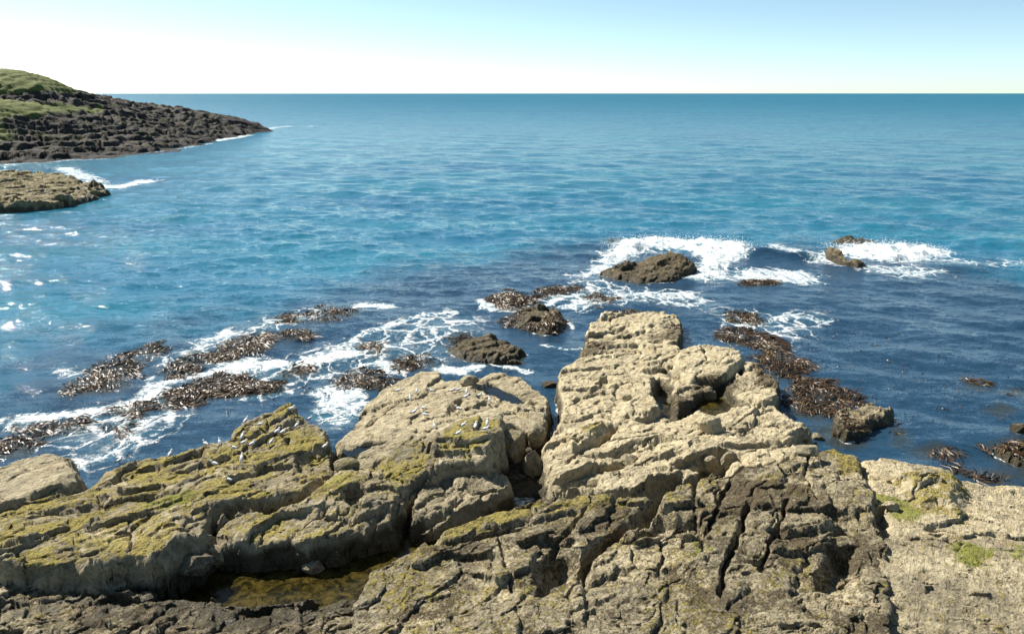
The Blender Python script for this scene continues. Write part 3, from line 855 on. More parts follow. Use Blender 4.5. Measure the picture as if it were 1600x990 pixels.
# colour patches: polygon in the photo at height h, attribute, amount
ALG = np.zeros(NV, np.float32)
PATCH = [
    ([(219, 797), (236, 782), (270, 771), (296, 778), (306, 790), (256, 801)], 1.9, 'alg', 0.85),
    ([(1372, 775), (1398, 768), (1424, 790), (1440, 815), (1410, 818), (1385, 805)], 2.0, 'alg', 0.95),
    ([(1490, 850), (1520, 845), (1560, 870), (1540, 890), (1500, 885)], 2.2, 'alg', 0.9),
    ([(1585, 850), (1610, 845), (1620, 880), (1590, 885)], 2.0, 'alg', 0.7),
    ([(1086, 858), (1104, 850), (1106, 878), (1092, 884)], 2.2, 'alg', 0.9),
    ([(440, 885), (470, 870), (490, 880), (460, 895)], 1.0, 'alg', 0.7),
    ([(505, 765), (530, 752), (530, 768)], 1.7, 'alg', 0.6),
    ([(670, 712), (700, 680), (745, 668), (720, 690), (695, 715)], 2.0, 'alg', 0.5),
    ([(475, 815), (520, 805), (560, 815), (500, 835)], 1.9, 'alg', 0.35),
    ([(1085, 610), (1150, 605), (1155, 655), (1110, 665)], 0.5, 'weed', 0.75),
    ([(1034, 628), (1085, 625), (1090, 655), (1040, 662)], 0.5, 'weed', 0.7),
    ([(1180, 570), (1216, 586), (1220, 606), (1180, 600)], 0.9, 'weed', 0.7),
    ([(1020, 525), (1066, 505), (1070, 540), (1030, 535)], 0.8, 'weed', 0.65),
    ([(900, 560), (925, 530), (960, 535), (930, 556)], 0.8, 'weed', 0.7),
    ([(1145, 670), (1165, 660), (1195, 680), (1180, 700), (1150, 685)], 1.5, 'weed', 0.35),
    ([(1140, 755), (1260, 752), (1300, 790), (1240, 800), (1150, 800)], 2.5, 'weed', 0.62),
    ([(930, 790), (990, 785), (1010, 790), (960, 825), (900, 835)], 2.5, 'weed', 0.62),
    ([(1400, 745), (1450, 735), (1500, 745), (1500, 800), (1440, 800)], 2.0, 'lich', 0.65),
    ([(1290, 700), (1345, 715), (1350, 735), (1310, 735)], 2.1, 'lich', 0.85),
    ([(860, 772), (935, 770), (1000, 775), (980, 790), (870, 795)], 2.5, 'lich', 0.9),
    ([(700, 818), (815, 785), (860, 775), (830, 805), (740, 830), (660, 868), (640, 868)], 2.3, 'lich', 0.85),
    ([(1055, 750), (1085, 750), (1090, 790), (1040, 795), (1015, 785)], 2.4, 'lich', 0.75),
    ([(1111, 735), (1140, 738), (1120, 760)], 2.6, 'lich', 0.6),
    ([(1170, 730), (1200, 728), (1205, 740), (1175, 742)], 2.5, 'lich', 0.6),
    ([(690, 680), (740, 655), (785, 655), (780, 690), (730, 712), (690, 705)], 2.1, 'lich', 0.85),
    ([(545, 735), (580, 700), (640, 680), (690, 690), (680, 740), (620, 760)], 1.8, 'lich', 0.6),
    ([(590, 770), (620, 750), (630, 770), (600, 785)], 1.9, 'lich', 0.35),
    ([(885, 690), (915, 665), (950, 662), (935, 690), (910, 705)], 1.3, 'lich', 0.6),
    ([(345, 690), (380, 660), (450, 630), (470, 640), (460, 690), (430, 710), (380, 720)], 1.7, 'lich', 0.8),
    ([(150, 750), (190, 728), (250, 714), (260, 730), (200, 760)], 1.4, 'lich', 0.8),
    ([(275, 830), (300, 805), (330, 800), (320, 820)], 2.2, 'lich', 0.65),
    ([(20, 870), (60, 840), (150, 830), (140, 870)], 2.3, 'lich', 0.55),
    # tone: the lower part of the gull slab and platform is greyer, the far tip yellower
    ([(520, 700), (620, 672), (700, 680), (790, 660), (790, 730), (640, 760)], 1.8, 'tone', -0.28),
    ([(850, 700), (1000, 705), (1100, 720), (1100, 770), (850, 770)], 1.7, 'tone', -0.16),
    ([(1380, 830), (1620, 830), (1640, 1060), (1380, 1060)], 2.4, 'tone', -0.42),
    ([(1240, 705), (1350, 705), (1360, 760), (1270, 770)], 2.2, 'tone', 0.32),
    ([(950, 790), (1080, 800), (1080, 900), (940, 900)], 2.4, 'tone', 0.10),
    ([(690, 880), (900, 830), (900, 1000), (600, 1000)], 2.4, 'tone', 0.10),
]
arrs = dict(alg=ALG, weed=WEED, lich=LICH, tone=TONE)
for pl, h, key, amt in PATCH:
    q = pts(pl, h)
    lo = q.min(0) - 2; hi = q.max(0) + 2
    idx = np.nonzero((GX > lo[0]) & (GX < hi[0]) & (GY > lo[1]) & (GY < hi[1]))[0]
    sd = poly_sd(GX[idx], GY[idx], q) + edge_n[idx] * 0.8
    k = sstep(-0.7, 0.4, sd)
    if key == 'tone':
        TONE[idx] += amt * k
    else:
        arrs[key][idx] = np.maximum(arrs[key][idx], amt * k)
mot = sstep(0.02, 0.28, fbm(GX * 0.42, GY * 0.42, 4, 71))
WEED += 0.27 * mot * (TONE < 0.6) * (OWN >= 0)
TONE += 0.34 * sstep(0.05, 0.3, fbm(GX * 0.35 + 9, GY * 0.35, 4, 72)) * (TONE < 0.6) - 0.25 * sstep(0.08, 0.35, fbm(GX * 0.5, GY * 0.5 + 4, 4, 73)) * (TONE > 0.6)
LICH *= np.clip(0.75 + 1.1 * fbm(GX * 0.5, GY * 0.5, 3, 77), 0, 1.3)
for _ in range(2):
    Hs = H.reshape(NR, NC)
    av = Hs.copy()
    av[1:-1, 1:-1] = (Hs[1:-1, 1:-1] * 4 + 2 * (Hs[:-2, 1:-1] + Hs[2:, 1:-1] + Hs[1:-1, :-2] + Hs[1:-1, 2:]) + Hs[:-2, :-2] + Hs[2:, 2:] + Hs[:-2, 2:] + Hs[2:, :-2]) / 16
    k_ = sstep(1.2, 2.6, np.hypot(np.gradient(Hs, axis=1) / (TY[:, None] * 0.0013), np.gradient(Hs, axis=0) / (TY[:, None] * 0.0019)))
    H = (Hs * (1 - k_) + av * k_).ravel()
Hg = H.reshape(NR, NC)
gx_ = np.gradient(Hg, axis=1) / (TY[:, None] * 0.0013)
gy_ = np.gradient(Hg, axis=0) / (TY[:, None] * 0.0019)
slope = np.hypot(gx_, gy_).ravel()
for _ in range(2):
    sl = slope.reshape(NR, NC)
    sl[1:-1, 1:-1] = (sl[1:-1, 1:-1] * 2 + sl[:-2, 1:-1] + sl[2:, 1:-1] + sl[1:-1, :-2] + sl[1:-1, 2:]) / 6
    slope = sl.ravel()
LICH *= sstep(1.9, 0.8, slope)
ALG *= sstep(2.2, 0.9, slope)
WET_AND_SHADE = sstep(0.75, -0.05, H + 0.35 * edge_n - 0.05)
WET_AND_SHADE = np.maximum(WET_AND_SHADE, 0.9 * sstep(1.15, 0.45, H + 0.35 * edge_n) * sstep(0.7, 1.5, slope))
gully_shade = poly_sd(GX, GY, pts([(-120, 850, 1.2), (240, 850, 1.2), (330, 812, 1.2), (600, 800, 1.2), (690, 800, 1.2), (640, 880, 1.0), (560, 1000, 0.6), (-120, 1060, 0.6)]))
WET_AND_SHADE = np.maximum(WET_AND_SHADE, sstep(-0.3, 0.6, gully_shade) * sstep(1.9, 0.9, H + 0.5 * edge_n))  # tide stain raised up the gully fronts to paint in their shade

VERTS = np.stack([GX, GY, H], 1)
# push steep faces about sideways so that cliffs and ledges are not plain extrusions
for fr, am, sd_ in ((0.8, 0.20, 31), (2.3, 0.09, 33)):
    VERTS[:, 0] += am * fbm(GX * fr + H * fr * 1.7, GY * fr - H * fr * 2.1, 3, sd_)
    VERTS[:, 1] += am * fbm(GX * fr - H * fr * 1.9, GY * fr + H * fr * 1.8, 3, sd_ + 1)
FACES = grid_faces(NR, NC)
fz = H[FACES]
fo = OWN[FACES]
f_own = fo.max(1)
own_first = fo[:, 0]
f_own = np.where(own_first >= 0, own_first, f_own)
ok = (fz.max(1) > -0.7) & (f_own >= 0)
ATT = dict(tone=TONE, lichen=LICH, algae=ALG, weed=WEED, wet=WET_AND_SHADE)  # wet here holds the tidal band plus the painted gully shade
for i, R in enumerate(ROCKS):
    sel = FACES[ok & (f_own == i)]
    if not len(sel):
        continue
    v, f, at = sub_mesh(sel, VERTS, ATT)
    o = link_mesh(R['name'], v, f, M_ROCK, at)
    tag(o, R['label'], R['cat'], kind=R.get('kind'))

H2 = H.reshape(NR, NC)


def height_at(x, y):
    u = (math.log(y) - math.log(15.5)) / 0.0019
    v = (x / y + 0.84) / 0.0013
    i = int(min(max(u, 0), NR - 2)); j = int(min(max(v, 0), NC - 2))
    a = min(max(u - i, 0), 1); b = min(max(v - j, 0), 1)
    return float((H2[i, j] * (1 - b) + H2[i, j + 1] * b) * (1 - a) + (H2[i + 1, j] * (1 - b) + H2[i + 1, j + 1] * b) * a)


def hit(px, py):
    """where the rock (or sea) lies under a point of the photograph"""
    d = ray(px, py)
    t = (4.5 - CAM_H) / d[2]
    step = 0.05
    while True:
        x, y, z = d[0] * t, d[1] * t, CAM_H + d[2] * t
        g = max(height_at(x, y), 0.0) if 16 < y < 98 else 0.0
        if z <= g or z < -0.01:
            return x, y, g
        t += step


# ------------------------------------------------------------------ the sea
rs = [10.0]
while rs[-1] < 60000:
    r = rs[-1]
    rs.append(r + max(0.0042 * r, 0.55 * r * r / (CAM_H * 788)))
rs = np.array(rs)
th = np.radians(np.arange(-52, 52.01, 0.115))
SR, ST = np.meshgrid(rs, th, indexing='ij')
DR = np.meshgrid(np.gradient(rs), th, indexing='ij')[0]
snr, snc = SR.shape
SX = (SR * np.sin(ST)).ravel(); SY = (SR * np.cos(ST)).ravel(); SR = SR.ravel(); DR = DR.ravel()
SZ = np.zeros(SX.size)
near = SR < 2500
rng = np.random.RandomState(4)
sp = np.maximum(DR, SR * 0.002)[near]
xs = SX[near]; ys = SY[near]
zz = np.zeros(xs.size)
for lam in list(rng.uniform(0.9, 2.5, 12)) + list(rng.uniform(2.5, 7, 14)) + list(rng.uniform(7, 22, 8)):
    a = math.radians(-100 + rng.normal() * 34)
    k = 2 * math.pi / lam
    slope = 0.034 if lam < 7 else 0.02
    ph = k * (math.cos(a) * xs + math.sin(a) * ys) + rng.uniform(0, 6.28)
    zz += slope / k * np.sin(ph + 0.35 * np.sin(ph)) * sstep(2.0, 5.0, lam / sp)
# sheltered water close to the rocks is calmer
DARK_REG = pts([(-60, 668), (60, 636), (180, 560), (300, 535), (420, 500), (520, 475), (640, 450), (760, 425), (880, 405), (960, 395), (1100, 400), (1250, 396), (1480, 425), (1700, 500),
                (1900, 760), (1700, 1000), (-100, 1000)])
sd = np.full(SX.size, -99.0, np.float32)
reg = np.nonzero(SR < 190)[0]
sd[reg] = poly_sd(SX[reg], SY[reg], DARK_REG)
DARK = sstep(-24.0, 13.0, sd + 6.0 * fbm(SX * 0.07, SY * 0.07, 4, 41))
gust = np.ones(SX.size)
zz *= 1 - 0.45 * DARK[near]
SZ[near] = zz * (0.75 + 0.5 * np.clip(fbm(xs * 0.05, ys * 0.05, 2, 8) + 0.5, 0, 1))

# foam: strokes (photo points at sea level, half width in metres, amount) and fields
FOAM_L = [
    ([(40, 653), (90, 648), (135, 642), (190, 634), (236, 625)], 0.75, 0.95),
    ([(236, 625), (250, 606), (262, 597), (304, 588), (354, 575)], 0.7, 0.9),
    ([(354, 575), (400, 572), (440, 568), (472, 563), (520, 556), (545, 551)], 1.2, 1.0),
    ([(340, 560), (352, 572), (400, 560)], 0.8, 0.75),
    ([(300, 550), (330, 530), (360, 516)], 1.0, 0.6),
    ([(232, 590), (236, 606), (240, 618)], 0.4, 0.6),
    ([(545, 551), (536, 539), (559, 525), (607, 511), (640, 502), (672, 491), (706, 488)], 0.6, 0.75),
    ([(545, 551), (580, 548), (608, 540), (640, 530)], 0.5, 0.6),
    ([(560, 570), (590, 565), (605, 575)], 0.6, 0.8),
    ([(692, 577), (720, 582), (745, 574)], 0.6, 0.9),
    ([(735, 556), (760, 566), (790, 573), (822, 580)], 0.45, 0.7),
    ([(562, 478), (600, 479)], 0.9, 1.0),
    ([(753, 468), (762, 480), (790, 484), (830, 480), (880, 466), (905, 460)], 0.6, 0.85),
    ([(830, 470), (850, 466), (875, 462), (905, 464)], 0.5, 0.75),
    ([(880, 498), (888, 510)], 0.4, 0.6),
    ([(885, 480), (920, 470), (960, 462), (1010, 458), (1060, 460), (1098, 470)], 0.9, 0.8),
    ([(1040, 470), (1075, 478), (1095, 472)], 0.5, 0.8),
    ([(905, 430), (930, 425), (945, 415)], 1.2, 0.8),
    ([(850, 540), (880, 548), (900, 545)], 0.4, 0.6),
    ([(1140, 500), (1170, 510), (1210, 497), (1250, 494), (1285, 502)], 0.9, 0.62),
    ([(1150, 520), (1190, 540), (1215, 545)], 0.8, 0.5),
    ([(1215, 385), (1260, 400), (1300, 410)], 1.6, 0.75),
    ([(1370, 420), (1420, 428), (1450, 425)], 1.8, 0.7),
    ([(1480, 405), (1530, 415), (1590, 410)], 1.6, 0.45),
    ([(120, 690), (135, 665), (150, 645)], 0.5, 0.5),
    ([(120, 725), (160, 715), (195, 700)], 0.9, 0.62),
    ([(200, 690), (215, 680), (240, 672)], 0.6, 0.6),
    ([(240, 625), (262, 640), (265, 665), (240, 680)], 0.35, 0.6),
    ([(380, 622), (420, 620), (450, 612)], 0.5, 0.55),
    ([(0, 655), (20, 665), (60, 660)], 0.6, 0.5),
    ([(100, 575), (112, 590)], 0.8, 0.45),
    # headland
    ([(413, 203), (430, 199), (460, 197), (490, 197)], 3.0, 0.72),
    ([(335, 220), (360, 216), (385, 211)], 3.2, 0.9),
    ([(170, 245), (215, 240), (270, 234), (330, 224)], 1.6, 0.5),
    ([(0, 258), (60, 254), (110, 250), (160, 248)], 1.6, 0.62),
    ([(150, 288), (175, 293), (200, 288), (230, 283)], 2.2, 0.95),
    ([(100, 262), (125, 275), (150, 285)], 2.4, 0.7),
    ([(60, 322), (0, 324)], 0.8, 0.6), ([(168, 303), (120, 312), (60, 322)], 0.8, 0.55),
]
FOAM_P = [
    ([(490, 612), (505, 600), (540, 596), (566, 600), (574, 618), (572, 640), (556, 658), (530, 664), (505, 655), (490, 640)], 1.1, 0.8),
    ([(1090, 415), (1095, 402), (1060, 388), (1020, 388), (985, 402), (955, 412), (930, 408), (945, 392), (975, 377), (1010, 374), (1070, 376), (1110, 374), (1150, 379), (1178, 388), (1170, 400), (1140, 410),
      (1128, 424), (1150, 434), (1110, 440), (1070, 432)], 1.6, 1.05),
    ([(1128, 424), (1170, 418), (1230, 420), (1285, 430), (1288, 442), (1230, 442), (1150, 438)], 1.5, 0.78),
    ([(1300, 392), (1320, 383), (1380, 380), (1440, 384), (1484, 392), (1482, 402), (1440, 404), (1390, 410), (1330, 402)], 1.6, 1.05),
    ([(1380, 414), (1440, 412), (1440, 432), (1400, 436)], 1.6, 0.6),
    ([(1265, 400), (1290, 392), (1310, 402), (1318, 412), (1290, 413)], 1.2, 0.85),
    ([(870, 470), (900, 440), (940, 430), (960, 445), (1100, 455), (1100, 475), (960, 475), (900, 490)], 2.0, 0.5),
    ([(40, 690), (120, 650), (240, 630), (300, 660), (240, 700), (140, 740)], 2.0, 0.44),
    ([(260, 600), (480, 545), (700, 480), (760, 500), (690, 570), (560, 600), (480, 600), (400, 620)], 2.0, 0.42),
    ([(215, 570), (320, 520), (420, 495), (520, 475), (500, 500), (380, 530), (260, 580)], 1.6, 0.47),
    ([(1100, 480), (1290, 485), (1290, 520), (1220, 550), (1130, 540)], 2.0, 0.38),
]
FOAM = np.zeros(SX.size, np.float32)
fwx = fbm(SX * 0.5, SY * 0.5, 3, 61); fwy = fbm(SX * 0.5, SY * 0.5, 3, 62)
for pl, w, a in FOAM_L:
    q = pts(pl)
    lo = q.min(0) - 3.2 * w; hi = q.max(0) + 3.2 * w
    idx = np.nonzero((SX > lo[0]) & (SX < hi[0]) & (SY > lo[1]) & (SY < hi[1]))[0]
    d = line_dist(SX[idx] + 0.8 * w * fwx[idx], SY[idx] + 0.8 * w * fwy[idx], q)
    FOAM[idx] = np.maximum(FOAM[idx], a * np.exp(-(d / w) ** 2 * 0.9))
for pl, soft, a in FOAM_P:
    q = pts(pl)
    lo = q.min(0) - 4; hi = q.max(0) + 4
    idx = np.nonzero((SX > lo[0]) & (SX < hi[0]) & (SY > lo[1]) & (SY < hi[1]))[0]
    s_ = poly_sd(SX[idx] + 1.2 * fwx[idx], SY[idx] + 1.2 * fwy[idx], q)
    FOAM[idx] = np.maximum(FOAM[idx], a * sstep(-soft, soft, s_))
ui = (np.log(np.maximum(SY, 1.0)) - math.log(15.5)) / 0.0019
vi = (SX / np.maximum(SY, 1.0) + 0.84) / 0.0013
inside = (ui > 1) & (ui < NR - 2) & (vi > 1) & (vi < NC - 2)
HS = np.full(SX.size, -1.5)
HS[inside] = H2[ui[inside].astype(int), vi[inside].astype(int)]
SHOAL = sstep(-1.30, -0.2, HS)
edge = sstep(-1.25, -0.7, HS) * np.clip(0.45 + 0.9 * fbm(SX * 0.35, SY * 0.35, 3, 67), 0, 0.8)
FOAM = np.maximum(FOAM, np.where(inside, edge * 0.75, 0))
# the surf stands up in lumps
thick = sstep(0.7, 1.05, FOAM) * (SR < 130)
SZ += thick * (0.15 + 0.75 * np.clip(fbm(SX * 0.4, SY * 0.4, 4, 63) + 0.2, 0, 1) + 0.28 * fbm(SX * 1.3, SY * 1.3, 4, 64)) * sstep(60, 85, SR)
SZ += 0.05 * FOAM * fbm(SX * 1.3, SY * 1.3, 3, 66) * (SR < 130)
# dark unbroken wave fronts between the two surf patches
for (px, py, ax, ay, hgt) in ((1185, 398, 3.2, 1.3, 0.75), (1262, 402, 2.8, 1.2, 0.65)):
    c = P(px, py)
    SZ += hgt * np.exp(-(((SX - c[0]) / ax) ** 2 + ((SY - c[1]) / ay) ** 2))
CAP = sstep(75, 150, SR) * (1 - 0.8 * DARK)
sea = link_mesh('sea', np.stack([SX, SY, SZ], 1), grid_faces(snr, snc)[:, ::-1], M_SEA, dict(foam=FOAM, dark=DARK, cap=CAP, far=sstep(0, 1, np.log(SR / 60.0) / math.log(45.0)), shoal=SHOAL))
sea['kind'] = 'structure'
sea['label'] = 'blue green open sea with foam lacing around the shore rocks'


# spray thrown up along the back of the surf
rs_ = np.random.RandomState(12)
OCT = np.array([(1, 0, 0), (-1, 0, 0), (0, 1, 0), (0, -1, 0), (0, 0, 1), (0, 0, -1)], float)
OCF = np.array([(0, 2, 4), (2, 1, 4), (1, 3, 4), (3, 0, 4), (2, 0, 5), (1, 2, 5), (3, 1, 5), (0, 3, 5)])
M_SPRAY = plain_material("white_spray", (0.78, 0.80, 0.80), (0.84, 0.85, 0.85), 5, 0.9, 0.2)
for line, n_, hh, lab in (([(948, 396), (975, 382), (1010, 378), (1060, 378), (1110, 379), (1150, 382), (1176, 390)], 1500, 0.75, 'fine white spray above the left surf behind the skerry'),
                          ([(1296, 392), (1330, 386), (1390, 384), (1440, 388), (1480, 396)], 900, 0.5, 'fine white spray above the right hand surf')):
    q = pts(line)
    seg = rs_.randint(0, len(q) - 1, n_); t_ = rs_.uniform(size=n_)[:, None]
    c_ = q[seg] * (1 - t_) + q[seg + 1] * t_ + rs_.normal(size=(n_, 2)) * (0.5, 1.3)
    puff = 0.4 + 0.9 * np.clip(fbm(c_[:, 0] * 0.6, c_[:, 1] * 0.6, 2, 13) + 0.3, 0, 1)
    z_ = 0.25 + rs_.exponential(0.30, n_) * hh * puff * 1.3
    r_ = rs_.uniform(0.012, 0.05, n_) * np.clip(1.4 - 0.5 * z_, 0.4, 1.2)
    V_ = OCT[None] * r_[:, None, None] + np.concatenate([c_, z_[:, None]], 1)[:, None]
    F_ = OCF[None] + 6 * np.arange(n_)[:, None, None]
    tag(link_mesh('surf_spray', V_.reshape(-1, 3), F_.reshape(-1, 3), M_SPRAY), lab, 'sea spray', kind='stuff')


# ------------------------------------------------------------------ rock pools
def pool(name, outline, h, mat, label):
    q = pts(outline, h)
    c = q.mean(0)
    n = len(q)
    ring = []
    for i in range(n):
        a = q[i]; b = q[(i + 1) % n]
        for t in (0, 0.25, 0.5, 0.75):
            ring.append(a * (1 - t) + b * t)
    ring = np.array(ring)
    ring = c + (ring - c) * 1.12
    m = len(ring)
    v = np.array([[p[0], p[1], h] for p in ring] + [[c[0], c[1], h]])
    f = np.array([[i, (i + 1) % m, m] for i in range(m)])
    o = link_mesh(name, v, f, mat)
    if o.data.polygons[0].normal.z < 0:
        o.data.flip_normals()
    o['kind'] = 'structure'
    o['label'] = label
    return o


pool('tide_pool', [(325, 866), (420, 850), (540, 842), (672, 834), (690, 838), (650, 866), (600, 892), (540, 940), (500, 985), (340, 970), (290, 900)], 0.60,
     M_POOL_OLIVE, 'olive brown weedy pool at the bottom edge below the left ledges')
pool('tide_pool', [(753, 598), (778, 604), (806, 620), (846, 640), (820, 645), (790, 630), (762, 616)], 0.86,
     M_POOL_BLUE, 'narrow dark blue pool lying in the pale gull slab')
pool('tide_pool', [(536, 704), (560, 692), (602, 690), (580, 703), (548, 713)], 1.26, M_POOL_BLUE, 'small dark puddle at the lower left of the gull slab')
pool('tide_pool', [(1034, 628), (1062, 640), (1088, 624), (1130, 608), (1148, 622), (1140, 648), (1112, 662), (1092, 650), (1052, 660), (1034, 650)], 0.38,
     M_POOL_OLIVE, 'olive weedy pool in the cove of the pale platform')


# ------------------------------------------------------------------ loose boulders
def boulder(px, py, size, label, seed, tone=0.5, lich=0.1, weed=0.0, wet=0.0, sink=0.3, at=None, flat=0.8, cat='boulder', name='boulder'):
    x, y, z = at if at else hit(px, py)
    bm = bmesh.new()
    bmesh.ops.create_icosphere(bm, subdivisions=5, radius=1.0)
    v = np.array([p.co[:] for p in bm.verts], np.float32)
    f = np.array([[q.index for q in p.verts] for p in bm.faces])
    bm.free()
    r = np.random.RandomState(seed)
    for k in range(13):
        n = r.normal(size=3); n[2] *= 0.8; n /= np.linalg.norm(n)
        c = r.uniform(0.55, 0.88)
        d = v @ n
        over = np.maximum(d - c, 0)
        v = v - np.outer(over * 0.92, n)
    ang = r.uniform(0, 6.28)
    R_ = np.array([[math.cos(ang), -math.sin(ang), 0], [math.sin(ang), math.cos(ang), 0], [0, 0, 1]])
    nn = fbm(v[:, 0] * 1.8 + seed, v[:, 1] * 1.8 + v[:, 2] * 1.7, 4, seed) * 0.12 + fbm(v[:, 0] * 6 + v[:, 2] * 4, v[:, 1] * 6 - v[:, 2] * 5, 3, seed + 5) * 0.04
    v = v * (1 + nn[:, None])
    v = (v @ R_.T) * np.array([size[0] / 2, size[1] / 2, size[2] / 2]) * 1.25
    n = len(v)
    o = link_mesh(name, v, f, M_ROCK, dict(tone=np.full(n, tone), lichen=np.full(n, lich), algae=np.zeros(n), weed=np.full(n, weed), wet=np.full(n, wet)))
    o.location = (x, y, z + size[2] * (0.5 - sink))
    return tag(o, label, cat)


boulder(832, 736, (1.0, 0.9, 1.3), 'upright grey boulder standing alone in the gully between the slab and the platform', 3, 0.5, 0.05)
boulder(800, 715, (1.3, 1.2, 1.7), 'tall angular grey boulder leaning against the shaded end of the gull slab', 5, 0.4, 0.25)
boulder(838, 695, (0.9, 0.8, 1.1), 'pale boulder wedged at the head of the narrow sea channel', 8, 0.65, 0.05)
boulder(857, 606, (0.9, 0.7, 0.6), 'small dark wet stone in the mouth of the narrow sea channel', 11, 0.2, 0.0, 0.5, 0.5)
boulder(1108, 624, (0.8, 0.7, 0.8), 'rounded olive stone at the back of the weedy cove', 14, 0.45, 0.2, 0.3)
boulder(1110, 672, (1.1, 0.9, 1.0), 'whitish squared boulder at the front lip of the weedy cove', 17, 1.0, 0.0)
boulder(982, 726, (0.8, 0.7, 0.6), 'greyish rounded cobble resting in a hollow of the pale platform', 20, 0.55, 0.0)
boulder(1110, 730, (0.55, 0.5, 0.6), 'smaller round stone in the shaded hollow under the platform ledge', 23, 0.6, 0.0)
boulder(1137, 728, (0.6, 0.5, 0.8), 'reddish upright stone at the right end of the shaded platform hollow', 24, 0.5, 0.0)
boulder(336, 880, (0.85, 0.7, 0.7), 'tan stone at the left end of the foreground pool', 26, 0.6, 0.25)
boulder(300, 893, (1.3, 1.0, 0.8), 'dark jagged rock left of the tan stone by the foreground pool', 29, 0.15, 0.0, 0.3)
boulder(490, 895, (0.7, 0.6, 0.5), 'greyish stone sitting in the foreground pool', 33, 0.5, 0.0)
boulder(522, 882, (0.5, 0.6, 0.5), 'dark weedy stone in the middle of the foreground pool', 35, 0.1, 0.0, 0.7, 0.4)
boulder(733, 600, (0.9, 0.7, 0.55), 'flat topped pale stone perched at the back of the gull slab', 37, 0.7, 0.05, sink=0.15)
boulder(1276, 686, (0.7, 0.5, 0.4), 'small grey stone at the waterline right of the platform', 41, 0.45, 0.0, 0.2)
boulder(1262, 706, (1.0, 0.6, 0.45), 'flat grey stone lodged where platform and dark rock meet', 43, 0.5, 0.0, 0.1)
boulder(541, 733, (0.9, 0.7, 0.6), 'lichen speckled stone in the crack between the two left ledges', 45, 0.5, 0.3)
boulder(1392, 794, (0.6, 0.45, 0.3), 'pale loose stone beside the green algae patch', 47, 0.7, 0.1)


# ------------------------------------------------------------------ kelp and rockweed
def kelp(name, outline, label, seed, dens=34, mound=0.25, size=(0.25, 0.85), h=0.0, cat='seaweed', olive=0.25, group=None, kind=None, thin=False):
    q = pts(outline, h)
    r = np.random.RandomState(seed)
    lo = q.min(0); hi = q.max(0)
    area = float((hi - lo)[0] * (hi - lo)[1])
    n = int(area * dens * 1.6)
    x = r.uniform(lo[0] - 0.5, hi[0] + 0.5, n); y = r.uniform(lo[1] - 0.5, hi[1] + 0.5, n)
    sd = poly_sd(x, y, q) + 0.3 + fbm(x * 0.8, y * 0.8, 3, seed) * 0.9
    clump = fbm(x * 0.55 + 5, y * 0.55, 3, seed + 3)
    keep = (sd + (r.uniform(size=n) - 0.6) * 0.7 > 0) & (clump + r.uniform(-0.5, 0.5, n) > (-0.05 if thin else -0.38))
    x = x[keep]; y = y[keep]; sd = sd[keep]
    if not thin and 2 < len(x) < 6000:          # one connected clump, no stray blades
        cell = {}
        cs = 0.12 if h == 0 else 0.075
        for i in range(len(x)):
            cell.setdefault((int(math.floor(x[i] / cs)), int(math.floor(y[i] / cs)), int(math.floor(max(height_at(x[i], y[i]), 0) / cs))), []).append(i)
        seen = set(); best = []
        for c0 in cell:
            if c0 in seen:
                continue
            st = [c0]; seen.add(c0); comp = []
            while st:
                c = st.pop(); comp += cell[c]
                for a_ in (-1, 0, 1):
                    for b_ in (-1, 0, 1):
                        for d_ in (-1, 0, 1):
                            c2 = (c[0] + a_, c[1] + b_, c[2] + d_)
                            if c2 in cell and c2 not in seen:
                                seen.add(c2); st.append(c2)
            if len(comp) > len(best):
                best = comp
        best = np.array(sorted(best))
        x = x[best]; y = y[best]; sd = sd[best]
    n = len(x)
    heading = fbm(x * 0.3, y * 0.3, 2, seed + 9) * 5 + 0.4
    V = []; Fc = []; S = []
    shade = np.clip(r.beta(1.6, 2.2, n) * (0.8 + olive) + 0.25 * fbm(x * 0.4, y * 0.4, 2, seed + 4), 0, 1)
    for i in range(n):
        if h or True:
            g = height_at(x[i], y[i]) if 16 < y[i] < 98 else -1
        base = max(g, 0.0) + 0.02
        z0 = base + mound * min(max(sd[i], 0), 1.2) * r.uniform(0.1, 1.0)
        L = r.uniform(*size); W = r.uniform(0.016, 0.042)
        a = heading[i] + r.normal() * 0.45
        ca, sa = math.cos(a), math.sin(a)
        k = len(V)
        rise = r.uniform(0.0, 0.16)
        roll = r.uniform(-0.9, 0.9)
        bend = r.normal() * 0.25
        for j in range(4):
            t = j / 3
            cx = x[i] + ca * L * t - sa * bend * L * t * t
            cy = y[i] + sa * L * t + ca * bend * L * t * t
            gz = base
            cz = max(z0 + rise * math.sin(math.pi * min(1, t * 1.15)) - 0.12 * L * t, gz)
            ww = W * (0.5, 1.0, 0.95, 0.12)[j]
            zr = math.sin(roll + 0.5 * t) * ww
            cr = math.cos(roll) * ww
            V.append((cx - sa * cr, cy + ca * cr, cz + zr)); V.append((cx + sa * cr, cy - ca * cr, cz - zr + 0.004))
            S += [shade[i], shade[i]]
        for j in range(3):
            Fc.append((k + 2 * j, k + 2 * j + 1, k + 2 * j + 3, k + 2 * j + 2))
    if not V:
        return None
    o = link_mesh(name, np.array(V), np.array(Fc), M_KELP, dict(shade=np.array(S)))
    return tag(o, label, cat, group, kind)


